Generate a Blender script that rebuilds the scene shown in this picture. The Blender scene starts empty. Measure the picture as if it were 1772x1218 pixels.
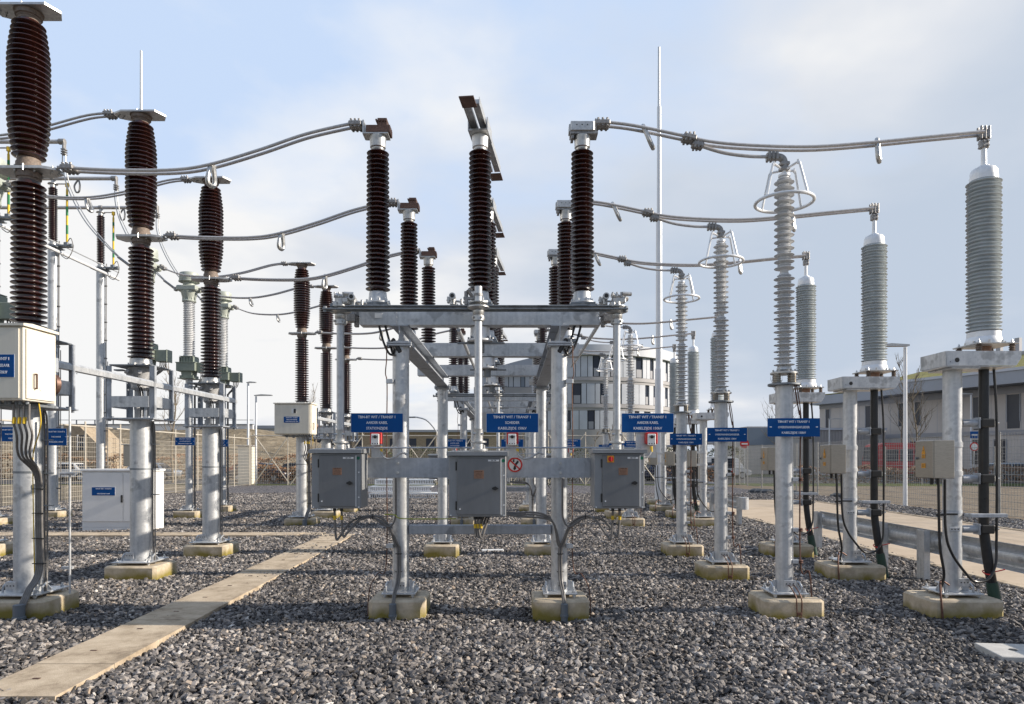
import bpy, bmesh, math, random
from mathutils import Vector, Matrix, Euler
random.seed(7)
R = math.radians
SC = bpy.context.scene
COL = SC.collection
# ------------------------------------------------------------ camera
CH = 1.79; FPX = 1181.0; HX = 886.0; HY = 793.0
cam = bpy.data.cameras.new('camera'); cam.sensor_width = 36; cam.lens = 24.0
cam.shift_y = 0.1038; cam.clip_start = 0.1; cam.clip_end = 3000
camo = bpy.data.objects.new('camera', cam); COL.objects.link(camo)
camo.location = (0, 0, CH); camo.rotation_euler = (R(90), 0, 0)
SC.camera = camo
# ------------------------------------------------------------ light
SUN_EL = R(24); SUN_AZ = R(91.5)
SKY_STR = 0.085; SUN_STR = 5.0
SC.view_settings.view_transform = 'Standard'; SC.view_settings.look = 'None'
SC.view_settings.gamma = 1; SC.view_settings.exposure = 0.44
world = bpy.data.worlds.new("World"); SC.world = world; world.use_nodes = True
wn = world.node_tree; wn.nodes.clear()
def wnode(t, **k):
    n = wn.nodes.new(t)
    for a, b in k.items(): setattr(n, a, b)
    return n
wout = wnode('ShaderNodeOutputWorld'); wbg = wnode('ShaderNodeBackground')
sky = wnode('ShaderNodeTexSky', sky_type='NISHITA', sun_disc=False, sun_elevation=SUN_EL, sun_rotation=SUN_AZ,
            altitude=0, air_density=1.0, dust_density=1.6, ozone_density=1.2)
tc = wnode('ShaderNodeTexCoord'); sep = wnode('ShaderNodeSeparateXYZ')
wn.links.new(tc.outputs['Generated'], sep.inputs[0])
def wmath(op, a, b=None, c=None, clamp=False):
    n = wnode('ShaderNodeMath', operation=op, use_clamp=clamp)
    for i, v in enumerate((a, b, c)):
        if v is None: continue
        if hasattr(v, 'links'): wn.links.new(v, n.inputs[i])
        else: n.inputs[i].default_value = v
    return n.outputs[0]
zz = wmath('ADD', wmath('MAXIMUM', sep.outputs[2], 0.0), 0.22)
comb = wnode('ShaderNodeCombineXYZ')
wn.links.new(wmath('DIVIDE', sep.outputs[0], zz), comb.inputs[0])
wn.links.new(wmath('DIVIDE', sep.outputs[1], zz), comb.inputs[1])
comb.inputs[2].default_value = 3.1
def wnoise(scale, detail, rough, off):
    mp = wnode('ShaderNodeMapping'); mp.inputs['Location'].default_value = off
    wn.links.new(comb.outputs[0], mp.inputs[0])
    n = wnode('ShaderNodeTexNoise'); n.inputs['Scale'].default_value = scale
    n.inputs['Detail'].default_value = detail; n.inputs['Roughness'].default_value = rough
    n.inputs['Distortion'].default_value = 0.1
    wn.links.new(mp.outputs[0], n.inputs['Vector']); return n.outputs['Fac']
def wramp(fac, stops):
    r = wnode('ShaderNodeValToRGB'); e = r.color_ramp.elements
    e[0].position, e[0].color = stops[0][0], (*stops[0][1], 1); e[1].position, e[1].color = stops[-1][0], (*stops[-1][1], 1)
    for p, c in stops[1:-1]:
        q = e.new(p); q.color = (*c, 1)
    wn.links.new(fac, r.inputs[0]); return r.outputs[0]
big = wnoise(0.62, 7, 0.46, (0.35, 1.25, 0.0))
wisp = wnoise(2.2, 7, 0.52, (4.0, 2.0, 5.0))
tone = wnoise(1.1, 5, 0.5, (7.3, 4.4, 2.0))
# more cloud near the horizon and to the right of the view
low = wmath('MULTIPLY', wmath('SUBTRACT', 0.42, sep.outputs[2]), 0.46)
side = wmath('ADD', wmath('MULTIPLY', wmath('MAXIMUM', sep.outputs[0], -0.12), 0.22),
             wmath('MULTIPLY', wmath('MAXIMUM', wmath('SUBTRACT', -0.12, sep.outputs[0]), 0.0), wmath('MAXIMUM', wmath('SUBTRACT', 1.05, wmath('MULTIPLY', sep.outputs[2], 2.6)), -0.2)))
dens = wmath('ADD', wmath('ADD', wmath('ADD', big, low), side), wmath('MULTIPLY', wmath('SUBTRACT', wisp, 0.5), 0.36))
mask = wramp(dens, [(0.425, (0, 0, 0)), (0.49, (.5, .5, .5)), (0.57, (1, 1, 1))])
ccol = wramp(wmath('ADD', wmath('SUBTRACT', tone, wmath('MULTIPLY', sep.outputs[0], .42)), wmath('MULTIPLY', wmath('SUBTRACT', wisp, .5), .25)),
             [(0.26, (.40, .46, .55)), (0.42, (.47, .515, .585)), (0.54, (.56, .585, .63)), (0.64, (.69, .69, .69))])
def wmix(fac, a, b, mode='MIX'):
    m = wnode('ShaderNodeMix', data_type='RGBA', blend_type=mode)
    if hasattr(fac, 'links'): wn.links.new(fac, m.inputs[0])
    else: m.inputs[0].default_value = fac
    for s, v in ((6, a), (7, b)):
        if hasattr(v, 'links'): wn.links.new(v, m.inputs[s])
        else: m.inputs[s].default_value = (*v, 1)
    return m.outputs[2]
skys = wmix(1.0, sky.outputs[0], (SKY_STR,) * 3, 'MULTIPLY')
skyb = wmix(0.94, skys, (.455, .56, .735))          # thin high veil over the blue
wcol = wmix(mask, skyb, ccol)
# unseen sky overhead and behind the camera, darkened to cut fill and raise contrast
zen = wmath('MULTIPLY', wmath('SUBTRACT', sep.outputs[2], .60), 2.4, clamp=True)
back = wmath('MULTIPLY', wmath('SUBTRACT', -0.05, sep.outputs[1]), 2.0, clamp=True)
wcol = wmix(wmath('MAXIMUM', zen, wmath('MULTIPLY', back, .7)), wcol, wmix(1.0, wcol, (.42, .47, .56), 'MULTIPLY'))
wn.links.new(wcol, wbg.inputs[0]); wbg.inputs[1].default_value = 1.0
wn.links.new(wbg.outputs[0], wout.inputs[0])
sl = bpy.data.lights.new('sun', 'SUN'); sl.energy = SUN_STR; sl.angle = R(0.5); sl.color = (1, .90, .775)
so = bpy.data.objects.new('sun', sl); COL.objects.link(so)
sd = Vector((math.sin(SUN_AZ) * math.cos(SUN_EL), math.cos(SUN_AZ) * math.cos(SUN_EL), math.sin(SUN_EL)))
so.rotation_euler = sd.to_track_quat('Z', 'Y').to_euler(); so.location = sd * 60

# ------------------------------------------------------------ materials
def mat(name, col, rough=.5, metal=0.0, var=0.0, vscale=8.0, col2=None, bump=0.0, bscale=60.0, coat=0.0, spec=0.5, stretch=None, objrand=0.0):
    m = bpy.data.materials.new(name); m.use_nodes = True
    nt = m.node_tree; p = nt.nodes['Principled BSDF']
    p.inputs['Base Color'].default_value = (*col, 1); p.inputs['Roughness'].default_value = rough
    p.inputs['Metallic'].default_value = metal; p.inputs['Coat Weight'].default_value = coat
    p.inputs['Specular IOR Level'].default_value = spec
    t = nt.nodes.new('ShaderNodeTexCoord'); mp = nt.nodes.new('ShaderNodeMapping')
    nt.links.new(t.outputs['Object'], mp.inputs[0])
    if stretch: mp.inputs['Scale'].default_value = stretch
    if var or col2:
        n = nt.nodes.new('ShaderNodeTexNoise'); n.inputs['Scale'].default_value = vscale
        n.inputs['Detail'].default_value = 6; n.inputs['Roughness'].default_value = .62
        nt.links.new(mp.outputs[0], n.inputs['Vector'])
        r = nt.nodes.new('ShaderNodeValToRGB'); e = r.color_ramp.elements
        c2 = col2 or tuple(min(1, c * (1 + var)) for c in col)
        c1 = col if col2 else tuple(c * (1 - var) for c in col)
        e[0].position, e[0].color = .36, (*c1, 1); e[1].position, e[1].color = .66, (*c2, 1)
        nt.links.new(n.outputs['Fac'], r.inputs[0]); nt.links.new(r.outputs[0], p.inputs['Base Color'])
        rr = nt.nodes.new('ShaderNodeMapRange'); rr.inputs[3].default_value = max(.05, rough - .1); rr.inputs[4].default_value = min(1, rough + .12)
        nt.links.new(n.outputs['Fac'], rr.inputs[0]); nt.links.new(rr.outputs[0], p.inputs['Roughness'])
    if bump:
        n2 = nt.nodes.new('ShaderNodeTexNoise'); n2.inputs['Scale'].default_value = bscale; n2.inputs['Detail'].default_value = 4
        nt.links.new(mp.outputs[0], n2.inputs['Vector'])
        b = nt.nodes.new('ShaderNodeBump'); b.inputs['Strength'].default_value = bump; b.inputs['Distance'].default_value = .01
        nt.links.new(n2.outputs['Fac'], b.inputs['Height']); nt.links.new(b.outputs[0], p.inputs['Normal'])
    return m
def galv(name, lo, hi, scale=22, rough=.42, metal=.55):
    """hot-dip zinc: spangle cells, soft large stains, vertical run marks"""
    m = bpy.data.materials.new(name); m.use_nodes = True
    nt = m.node_tree; p = nt.nodes['Principled BSDF']; L = nt.links.new
    t = nt.nodes.new('ShaderNodeTexCoord')
    v = nt.nodes.new('ShaderNodeTexVoronoi'); v.inputs['Scale'].default_value = scale * 3; L(t.outputs['Object'], v.inputs['Vector'])
    n = nt.nodes.new('ShaderNodeTexNoise'); n.inputs['Scale'].default_value = scale * .35; n.inputs['Detail'].default_value = 7
    n.inputs['Roughness'].default_value = .7; L(t.outputs['Object'], n.inputs['Vector'])
    mp = nt.nodes.new('ShaderNodeMapping'); mp.inputs['Scale'].default_value = (14, 14, .8); L(t.outputs['Object'], mp.inputs[0])
    n3 = nt.nodes.new('ShaderNodeTexNoise'); n3.inputs['Scale'].default_value = 1.6; n3.inputs['Detail'].default_value = 4; L(mp.outputs[0], n3.inputs['Vector'])
    mx = nt.nodes.new('ShaderNodeMix'); mx.data_type = 'FLOAT'; mx.inputs[0].default_value = .16
    L(n.outputs['Fac'], mx.inputs[2]); sp = nt.nodes.new('ShaderNodeSeparateColor'); L(v.outputs['Color'], sp.inputs[0]); L(sp.outputs[0], mx.inputs[3])
    mx2 = nt.nodes.new('ShaderNodeMix'); mx2.data_type = 'FLOAT'; mx2.inputs[0].default_value = .4
    L(mx.outputs[0], mx2.inputs[2]); L(n3.outputs['Fac'], mx2.inputs[3])
    r = nt.nodes.new('ShaderNodeValToRGB'); e = r.color_ramp.elements
    e[0].position, e[0].color = .32, (*lo, 1); e[1].position, e[1].color = .66, (*hi, 1)
    L(mx2.outputs[0], r.inputs[0])
    n5 = nt.nodes.new('ShaderNodeTexNoise'); n5.inputs['Scale'].default_value = 4.3; n5.inputs['Detail'].default_value = 3; L(t.outputs['Object'], n5.inputs['Vector'])
    r5 = nt.nodes.new('ShaderNodeMapRange'); r5.inputs[1].default_value = .60; r5.inputs[2].default_value = .66; r5.inputs[3].default_value = 1; r5.inputs[4].default_value = .66; L(n5.outputs['Fac'], r5.inputs[0])
    m5 = nt.nodes.new('ShaderNodeMix'); m5.data_type = 'RGBA'; m5.blend_type = 'MULTIPLY'; m5.inputs[0].default_value = 1; L(r.outputs[0], m5.inputs[6]); L(r5.outputs[0], m5.inputs[7])
    L(m5.outputs[2], p.inputs['Base Color'])
    p.inputs['Metallic'].default_value = metal
    rr = nt.nodes.new('ShaderNodeMapRange'); rr.inputs[3].default_value = rough - .08; rr.inputs[4].default_value = rough + .16
    L(mx.outputs[0], rr.inputs[0]); L(rr.outputs[0], p.inputs['Roughness'])
    b = nt.nodes.new('ShaderNodeBump'); b.inputs['Strength'].default_value = .12; b.inputs['Distance'].default_value = .004
    L(n.outputs['Fac'], b.inputs['Height']); L(b.outputs[0], p.inputs['Normal'])
    return m
M = {}
M['galv'] = galv('galvanised_steel', (.42, .44, .46), (.70, .71, .715), 12, .36, .5)
M['galv_dull'] = galv('dull_zinc', (.31, .335, .37), (.51, .54, .58), 9, .5, .35)
M['galv_dark'] = galv('dark_zinc', (.16, .18, .20), (.30, .32, .34), 18, .5, .5)
M['alu'] = mat('aluminium', (.52, .52, .51), .38, .75, var=.18, vscale=25)
M['alu_white'] = mat('light_aluminium', (.80, .81, .82), .4, .3, var=.06, vscale=12)
M['conductor'] = mat('weathered_aluminium_tube', (.56, .54, .53), .42, .4, var=.12, vscale=30)
M['clamp'] = mat('cast_clamp', (.32, .31, .30), .5, .6, var=.3, vscale=40, bump=.3, bscale=120)
M['brown'] = mat('brown_glazed_porcelain', (.036, .0105, .0075), .2, 0, var=.35, vscale=3, coat=.5, spec=.55)
M['brown_band'] = mat('rusty_brown_cement', (.20, .155, .125), .7, 0, var=.3, vscale=40)
M['rust'] = mat('tarnished_copper_contact', (.11, .06, .045), .5, .5, col2=(.20, .12, .09), vscale=60)
M['capgrey'] = mat('cast_grey_cap', (.42, .42, .42), .5, .3, var=.15, vscale=30)
M['silic'] = mat('grey_silicone', (.47, .51, .525), .45, 0, var=.08, vscale=6)
M['silic_light'] = mat('pale_grey_silicone', (.60, .61, .62), .45, 0, var=.08, vscale=6)
M['green'] = mat('grey_green_paint', (.24, .275, .23), .5, .1, var=.1, vscale=10)
M['green_light'] = mat('pale_grey_green_paint', (.40, .43, .38), .5, .1, var=.1, vscale=10)
M['cream'] = mat('cream_paint', (.72, .68, .58), .42, 0, var=.06, vscale=2, stretch=(4, 4, .5))
M['white'] = mat('white_paint', (.78, .78, .77), .4, 0, var=.03, vscale=3)
M['cab_grey'] = mat('grey_coated_steel', (.185, .19, .195), .42, .15, var=.09, vscale=2.5, stretch=(3, 3, .6))
M['cab_edge'] = mat('grey_cabinet_rim', (.27, .28, .29), .42, .25, var=.06, vscale=9)
M['steel_bx'] = mat('brushed_stainless', (.42, .39, .34), .34, .85, var=.10, vscale=20, stretch=(1, 1, 8))
M['blue'] = mat('blue_sign_enamel', (.002, .075, .27), .6, 0, spec=.2, var=.06, vscale=4)
M['letter'] = mat('white_lettering', (.85, .86, .88), .5)
M['signwhite'] = mat('sign_white', (.78, .78, .76), .45)
M['red'] = mat('red_enamel', (.55, .025, .02), .4)
M['black'] = mat('black_plastic', (.018, .018, .018), .4)
M['rubber'] = mat('black_cable_jacket', (.020, .020, .021), .3, 0, var=.3, vscale=10, bump=.15, bscale=40)
M['rubber_g'] = mat('dark_green_duct', (.03, .07, .05), .5)
M['cable'] = mat('grey_cable_jacket', (.17, .16, .15), .38, 0, var=.2, vscale=14)
M['conduit'] = mat('grey_pvc', (.13, .15, .17), .5)
M['yellow'] = mat('yellow_sleeve', (.75, .50, .03), .5)
M['ye_green'] = mat('yellow_green_wire', (.36, .40, .04), .5)
M['stripe_green'] = mat('green_band', (.02, .20, .06), .5)
M['copper'] = mat('brown_copper_wire', (.13, .065, .045), .5, .4, var=.3, vscale=30)
M['redtape'] = mat('red_tape', (.6, .02, .02), .5)
M['bronze'] = mat('bronze_plate', (.30, .17, .11), .45, .3, var=.15, vscale=40)
M['greendot'] = mat('green_sticker', (.0, .13, .07), .5)
M['orange'] = mat('orange_warning', (.80, .36, .03), .5)
M['mastwhite'] = mat('pale_mast_metal', (.72, .74, .76), .4, .2, var=.05, vscale=3)
M['pale_concrete'] = mat('pale_tile_concrete', (.50, .49, .46), .8, 0, var=.1, vscale=12, bump=.2)
M['glass'] = mat('dark_window_glass', (.035, .042, .06), .12, 0, spec=.35)
M['glass_l'] = mat('pale_window_glass', (.20, .24, .29), .15, 0, spec=.8)

def concrete_mat():
    m = bpy.data.materials.new('mossy_concrete'); m.use_nodes = True
    nt = m.node_tree; p = nt.nodes['Principled BSDF']; L = nt.links.new
    g = nt.nodes.new('ShaderNodeNewGeometry'); sx = nt.nodes.new('ShaderNodeSeparateXYZ'); L(g.outputs['Position'], sx.inputs[0])
    n = nt.nodes.new('ShaderNodeTexNoise'); n.inputs['Scale'].default_value = 9; n.inputs['Detail'].default_value = 8; n.inputs['Roughness'].default_value = .65
    L(g.outputs['Position'], n.inputs['Vector'])
    r = nt.nodes.new('ShaderNodeValToRGB'); e = r.color_ramp.elements
    e[0].position, e[0].color = .3, (.38, .31, .215, 1); e[1].position, e[1].color = .68, (.60, .51, .38, 1)
    L(n.outputs['Fac'], r.inputs[0])
    n2 = nt.nodes.new('ShaderNodeTexNoise'); n2.inputs['Scale'].default_value = 3.2; n2.inputs['Detail'].default_value = 6
    L(g.outputs['Position'], n2.inputs['Vector'])
    a = nt.nodes.new('ShaderNodeMath'); a.operation = 'MULTIPLY_ADD'; a.inputs[1].default_value = -5.2; a.inputs[2].default_value = .55; L(sx.outputs[2], a.inputs[0])
    b = nt.nodes.new('ShaderNodeMath'); b.operation = 'MULTIPLY_ADD'; b.inputs[1].default_value = 1.9; L(n2.outputs['Fac'], b.inputs[0]); L(a.outputs[0], b.inputs[2])
    c = nt.nodes.new('ShaderNodeMapRange'); c.inputs[1].default_value = .60; c.inputs[2].default_value = 1.25; c.inputs[3].default_value = 0; c.inputs[4].default_value = .95
    L(b.outputs[0], c.inputs[0])
    mx = nt.nodes.new('ShaderNodeMix'); mx.data_type = 'RGBA'; L(c.outputs[0], mx.inputs[0]); L(r.outputs[0], mx.inputs[6]); mx.inputs[7].default_value = (.215, .17, .02, 1)
    L(mx.outputs[2], p.inputs['Base Color']); p.inputs['Roughness'].default_value = .85
    bp = nt.nodes.new('ShaderNodeBump'); bp.inputs['Strength'].default_value = .35; bp.inputs['Distance'].default_value = .01
    n4 = nt.nodes.new('ShaderNodeTexNoise'); n4.inputs['Scale'].default_value = 50; n4.inputs['Detail'].default_value = 5; L(g.outputs['Position'], n4.inputs['Vector'])
    L(n4.outputs['Fac'], bp.inputs['Height']); L(bp.outputs[0], p.inputs['Normal'])
    return m
M['concrete'] = concrete_mat()

# ------------------------------------------------------------ mesh builder
class MB:
    def __init__(s): s.bm = bmesh.new()
    def _add(s, fn):
        b = bmesh.new(); fn(b)
        me = bpy.data.meshes.new('tmp'); b.to_mesh(me); b.free(); s.bm.from_mesh(me); bpy.data.meshes.remove(me)
    def box(s, cx, cy, cz, sx, sy, sz, bev=0.0, rot=None):
        def f(b):
            bmesh.ops.create_cube(b, size=1)
            for v in b.verts: v.co = Vector((v.co.x * sx, v.co.y * sy, v.co.z * sz))
            if bev: bmesh.ops.bevel(b, geom=list(b.edges), offset=bev, segments=1, affect='EDGES')
            mm = Matrix.Translation((cx, cy, cz))
            if rot: mm = mm @ Euler(rot).to_matrix().to_4x4()
            b.transform(mm)
        s._add(f); return s
    def b2(s, x0, x1, y0, y1, z0, z1, bev=0.0):
        return s.box((x0 + x1) / 2, (y0 + y1) / 2, (z0 + z1) / 2, abs(x1 - x0), abs(y1 - y0), abs(z1 - z0), bev)
    def cyl(s, p0, p1, r0, r1=None, seg=16, cap=True):
        p0 = Vector(p0); p1 = Vector(p1); r1 = r0 if r1 is None else r1
        d = p1 - p0
        if d.length < 1e-6: return s
        q = d.to_track_quat('Z', 'Y').to_matrix()
        a = []; b = []
        for i in range(seg):
            t = 2 * math.pi * i / seg; u = q @ Vector((math.cos(t), math.sin(t), 0))
            a.append(s.bm.verts.new(p0 + u * r0)); b.append(s.bm.verts.new(p1 + u * r1))
        for i in range(seg):
            j = (i + 1) % seg; s.bm.faces.new((a[i], a[j], b[j], b[i]))
        if cap: s.bm.faces.new(a[::-1]); s.bm.faces.new(b)
        return s
    def lathe(s, prof, cx=0, cy=0, seg=24, cz=0, cap=True):
        rings = []
        for r, z in prof:
            rings.append([s.bm.verts.new((cx + max(r, 1e-4) * math.cos(2 * math.pi * i / seg), cy + max(r, 1e-4) * math.sin(2 * math.pi * i / seg), cz + z)) for i in range(seg)])
        for a, b in zip(rings, rings[1:]):
            for i in range(seg):
                j = (i + 1) % seg; s.bm.faces.new((a[i], a[j], b[j], b[i]))
        if cap: s.bm.faces.new(rings[0][::-1]); s.bm.faces.new(rings[-1])
        return s
    def tube(s, pts, r, seg=8, smooth=0, closed=False, r1=None):
        pts = [Vector(p) for p in pts]
        if smooth: pts = spline(pts, smooth, closed)
        n = len(pts); prev = None; rings = []
        for i, p in enumerate(pts):
            if closed: t = pts[(i + 1) % n] - pts[i - 1]
            else: t = pts[min(i + 1, n - 1)] - pts[max(i - 1, 0)]
            t.normalize()
            if prev is None:
                up = Vector((0, 0, 1)) if abs(t.z) < .9 else Vector((1, 0, 0))
                x = t.cross(up).normalized()
            else:
                x = prev - t * prev.dot(t)
                x = x.normalized() if x.length > 1e-5 else t.orthogonal().normalized()
            prev = x; y = t.cross(x)
            rr = r if r1 is None else r + (r1 - r) * i / (n - 1)
            rings.append([s.bm.verts.new(p + (x * math.cos(2 * math.pi * k / seg) + y * math.sin(2 * math.pi * k / seg)) * rr) for k in range(seg)])
        m = n if closed else n - 1
        for i in range(m):
            a = rings[i]; b = rings[(i + 1) % n]
            for k in range(seg):
                j = (k + 1) % seg; s.bm.faces.new((a[k], a[j], b[j], b[k]))
        if not closed: s.bm.faces.new(rings[0][::-1]); s.bm.faces.new(rings[-1])
        return s
    def prism(s, poly, y0, y1, axis='y'):
        """poly in (x,z) extruded along y (axis 'y'), or (y,z) extruded along x, or (x,y) along z"""
        def P(a, b, c):
            return {'y': (a, c, b), 'x': (c, a, b), 'z': (a, b, c)}[axis]
        A = [s.bm.verts.new(P(a, b, y0)) for a, b in poly]; B = [s.bm.verts.new(P(a, b, y1)) for a, b in poly]
        n = len(poly)
        for i in range(n):
            j = (i + 1) % n; s.bm.faces.new((A[i], A[j], B[j], B[i]))
        s.bm.faces.new(A[::-1]); s.bm.faces.new(B); return s
    def quad(s, a, b, c, d):
        s.bm.faces.new([s.bm.verts.new(p) for p in (a, b, c, d)]); return s
def spline(pts, k, closed=False):
    out = []; n = len(pts); m = n if closed else n - 1
    for i in range(m):
        p0 = pts[(i - 1) % n] if (closed or i > 0) else pts[0]; p1 = pts[i]; p2 = pts[(i + 1) % n]
        p3 = pts[(i + 2) % n] if (closed or i + 2 < n) else pts[-1]
        for j in range(k):
            t = j / k
            out.append(.5 * ((2 * p1) + (p2 - p0) * t + (2 * p0 - 5 * p1 + 4 * p2 - p3) * t * t + (3 * p1 - p0 - 3 * p2 + p3) * t ** 3))
    if not closed: out.append(pts[-1])
    return out

KIDS = {}
def thing(name, label, cat, loc=(0, 0, 0), group=None):
    o = bpy.data.objects.new(name, None); o.empty_display_size = .2; COL.objects.link(o)
    o.location = loc; o['label'] = label; o['category'] = cat
    if group: o['group'] = group
    KIDS[o] = []; return o
def mesh_of(mb, off=(0, 0, 0), sharp=33, name='mesh'):
    bm = mb.bm
    bmesh.ops.recalc_face_normals(bm, faces=bm.faces)
    bm.transform(Matrix.Translation(-Vector(off)))
    me = bpy.data.meshes.new(name); bm.to_mesh(me); bm.free()
    me.polygons.foreach_set('use_smooth', [True] * len(me.polygons))
    me.set_sharp_from_angle(angle=R(sharp)); me.update(); return me
def root_of(o):
    while o.parent: o = o.parent
    return o
SPLIT = {'hinge', 'bolt', 'cable_gland', 'cable_sleeve', 'screw', 'sleeve', 'foot_insulator', 'standoff_insulator', 'bracket', 'wire_bracket', 'fixing_clip', 'clamp_block', 'cable_tie',
         'bracing_band', 'bolt_hole', 'clamp_bolt', 'ring_strap', 'green_band'}
def islands(bm):
    seen = set(); out = []
    for v in bm.verts:
        if v in seen: continue
        st = [v]; seen.add(v); isl = []
        while st:
            q = st.pop(); isl.append(q)
            for e in q.link_edges:
                o = e.other_vert(q)
                if o not in seen: seen.add(o); st.append(o)
        out.append(isl)
    return out
def part(name, mb, m, parent, label=None, kind=None):
    """mb is in world coordinates of the first copy; parts share the thing's origin"""
    if name in SPLIT:
        bm = mb.bm; bm.verts.ensure_lookup_table(); isl = islands(bm)
        if 1 < len(isl) <= 16:
            last = None
            for vs in isl:
                k = {v: i for i, v in enumerate(vs)}; nb = MB(); nv = [nb.bm.verts.new(v.co) for v in vs]
                for f in {f for v in vs for f in v.link_faces}: nb.bm.faces.new([nv[k[v]] for v in f.verts])
                last = part1(name, nb, m, parent, label, kind)
            bm.free(); return last
    return part1(name, mb, m, parent, label, kind)
def part1(name, mb, m, parent, label=None, kind=None):
    me = mesh_of(mb, root_of(parent).location, name=name); me.materials.append(M[m] if isinstance(m, str) else m)
    o = bpy.data.objects.new(name, me); COL.objects.link(o); o.parent = parent
    KIDS.setdefault(parent, []).append(o); KIDS[o] = []
    if label: o['label'] = label
    if kind: o['kind'] = kind
    return o
def solo(name, mb, m, label, cat, group=None, loc=(0, 0, 0)):
    me = mesh_of(mb, loc, name=name); me.materials.append(M[m] if isinstance(m, str) else m)
    o = bpy.data.objects.new(name, me); COL.objects.link(o); o.location = loc
    o['label'] = label; o['category'] = cat
    if group: o['group'] = group
    KIDS[o] = []; return o
def struct(name, mb, m, kind='structure'):
    me = mesh_of(mb, name=name); me.materials.append(M[m] if isinstance(m, str) else m)
    o = bpy.data.objects.new(name, me); COL.objects.link(o); o['kind'] = kind; return o
def dup(o, d=(0, 0, 0), label=None, parent=None, skip=()):
    c = o.copy(); COL.objects.link(c); KIDS[c] = []
    if parent is not None: c.parent = parent; KIDS[parent].append(c)
    else: c.location = Vector(o.location) + Vector(d)
    if label: c['label'] = label
    for k in KIDS[o]:
        if k.name.split('.')[0] not in skip: dup(k, parent=c)
    return c
def at(px, py, Y): return Vector(((px - HX) * Y / FPX, Y, CH - (py - HY) * Y / FPX))
def text_mesh(mb, s, cx, y, cz, size, maxw=None):
    """white capital lettering in the xz plane facing the camera side (-y)"""
    if not s: return
    cu = bpy.data.curves.new('t', 'FONT'); cu.body = s; cu.size = size; cu.align_x = 'CENTER'; cu.align_y = 'CENTER'
    cu.extrude = .0012; cu.resolution_u = 2; cu.offset = .0006
    o = bpy.data.objects.new('t', cu); COL.objects.link(o)
    dg = bpy.context.evaluated_depsgraph_get(); me = bpy.data.meshes.new_from_object(o.evaluated_get(dg))
    xs = [v.co.x for v in me.vertices]; w = max(xs) - min(xs); k = 1.0
    if maxw: k = min(maxw, len(s) * size * .49) / w
    me.transform(Matrix.Translation((cx, y, cz)) @ Euler((R(90), 0, 0)).to_matrix().to_4x4() @ Matrix.Diagonal((k, 1, 1, 1)))
    mb.bm.from_mesh(me); bpy.data.meshes.remove(me); bpy.data.objects.remove(o); bpy.data.curves.remove(cu)
Y1 = 7.8; DP = 2.36; DB = 10.14
ROW = [Y1, Y1 + DP, Y1 + 2 * DP]
ORD = ['nearest', 'middle', 'farthest']; BAY = ['front', 'rear']
def phases(proto, lab, bays=(0, 1), ph=(0, 1, 2), first=(0, 0), skip=()):
    """copies of a thing built at Y1 along the three phases of both bays; lab(b, p) gives each its own label"""
    proto['label'] = lab(*first); out = {first: proto}
    for b in bays:
        for p in ph:
            if (b, p) == first: continue
            out[(b, p)] = dup(proto, (0, (p - first[1]) * DP + (b - first[0]) * DB, 0), lab(b, p), skip=skip)
    return out
# ------------------------------------------------------------ ground
def ground_mat(name, stops, scale, bumpd, bscale, voro=False, big=.25):
    m = bpy.data.materials.new(name); m.use_nodes = True
    nt = m.node_tree; p = nt.nodes['Principled BSDF']; L = nt.links.new
    g = nt.nodes.new('ShaderNodeNewGeometry')
    n = nt.nodes.new('ShaderNodeTexNoise'); n.inputs['Scale'].default_value = scale; n.inputs['Detail'].default_value = 8; n.inputs['Roughness'].default_value = .7
    L(g.outputs['Position'], n.inputs['Vector']); fac = n.outputs['Fac']
    if voro:
        v = nt.nodes.new('ShaderNodeTexVoronoi'); v.inputs['Scale'].default_value = bscale; L(g.outputs['Position'], v.inputs['Vector'])
        s = nt.nodes.new('ShaderNodeSeparateColor'); L(v.outputs['Color'], s.inputs[0])
        mx = nt.nodes.new('ShaderNodeMix'); mx.data_type = 'FLOAT'; mx.inputs[0].default_value = 1 - big; L(fac, mx.inputs[2]); L(s.outputs[0], mx.inputs[3]); fac = mx.outputs[0]
    r = nt.nodes.new('ShaderNodeValToRGB'); e = r.color_ramp.elements
    e[0].position, e[0].color = stops[0][0], (*stops[0][1], 1); e[1].position, e[1].color = stops[-1][0], (*stops[-1][1], 1)
    for q, c in stops[1:-1]:
        k = e.new(q); k.color = (*c, 1)
    L(fac, r.inputs[0]); L(r.outputs[0], p.inputs['Base Color']); p.inputs['Roughness'].default_value = .9
    p.inputs['Specular IOR Level'].default_value = .25
    b = nt.nodes.new('ShaderNodeBump'); b.inputs['Strength'].default_value = .9; b.inputs['Distance'].default_value = bumpd
    if voro: L(v.outputs['Distance'], b.inputs['Height']); b.invert = True
    else:
        n2 = nt.nodes.new('ShaderNodeTexNoise'); n2.inputs['Scale'].default_value = bscale; n2.inputs['Detail'].default_value = 6
        L(g.outputs['Position'], n2.inputs['Vector']); L(n2.outputs['Fac'], b.inputs['Height'])
    L(b.outputs[0], p.inputs['Normal']); return m
M['gravel_bed'] = ground_mat('gravel_bed', [(.2, (.035, .035, .04)), (.5, (.11, .105, .11)), (.8, (.27, .25, .25))], 3, .03, 26, True)
M['soil'] = ground_mat('bare_soil', [(.3, (.11, .085, .06)), (.55, (.20, .16, .115)), (.75, (.26, .22, .16))], .9, .08, 5)
M['grass'] = ground_mat('grass', [(.3, (.05, .07, .02)), (.6, (.10, .12, .03)), (.8, (.16, .16, .05))], 2.5, .08, 18)
M['slab'] = ground_mat('sandy_concrete', [(.32, (.26, .205, .145)), (.46, (.44, .355, .255)), (.62, (.56, .465, .345))], 3.4, .004, 90)
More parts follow.
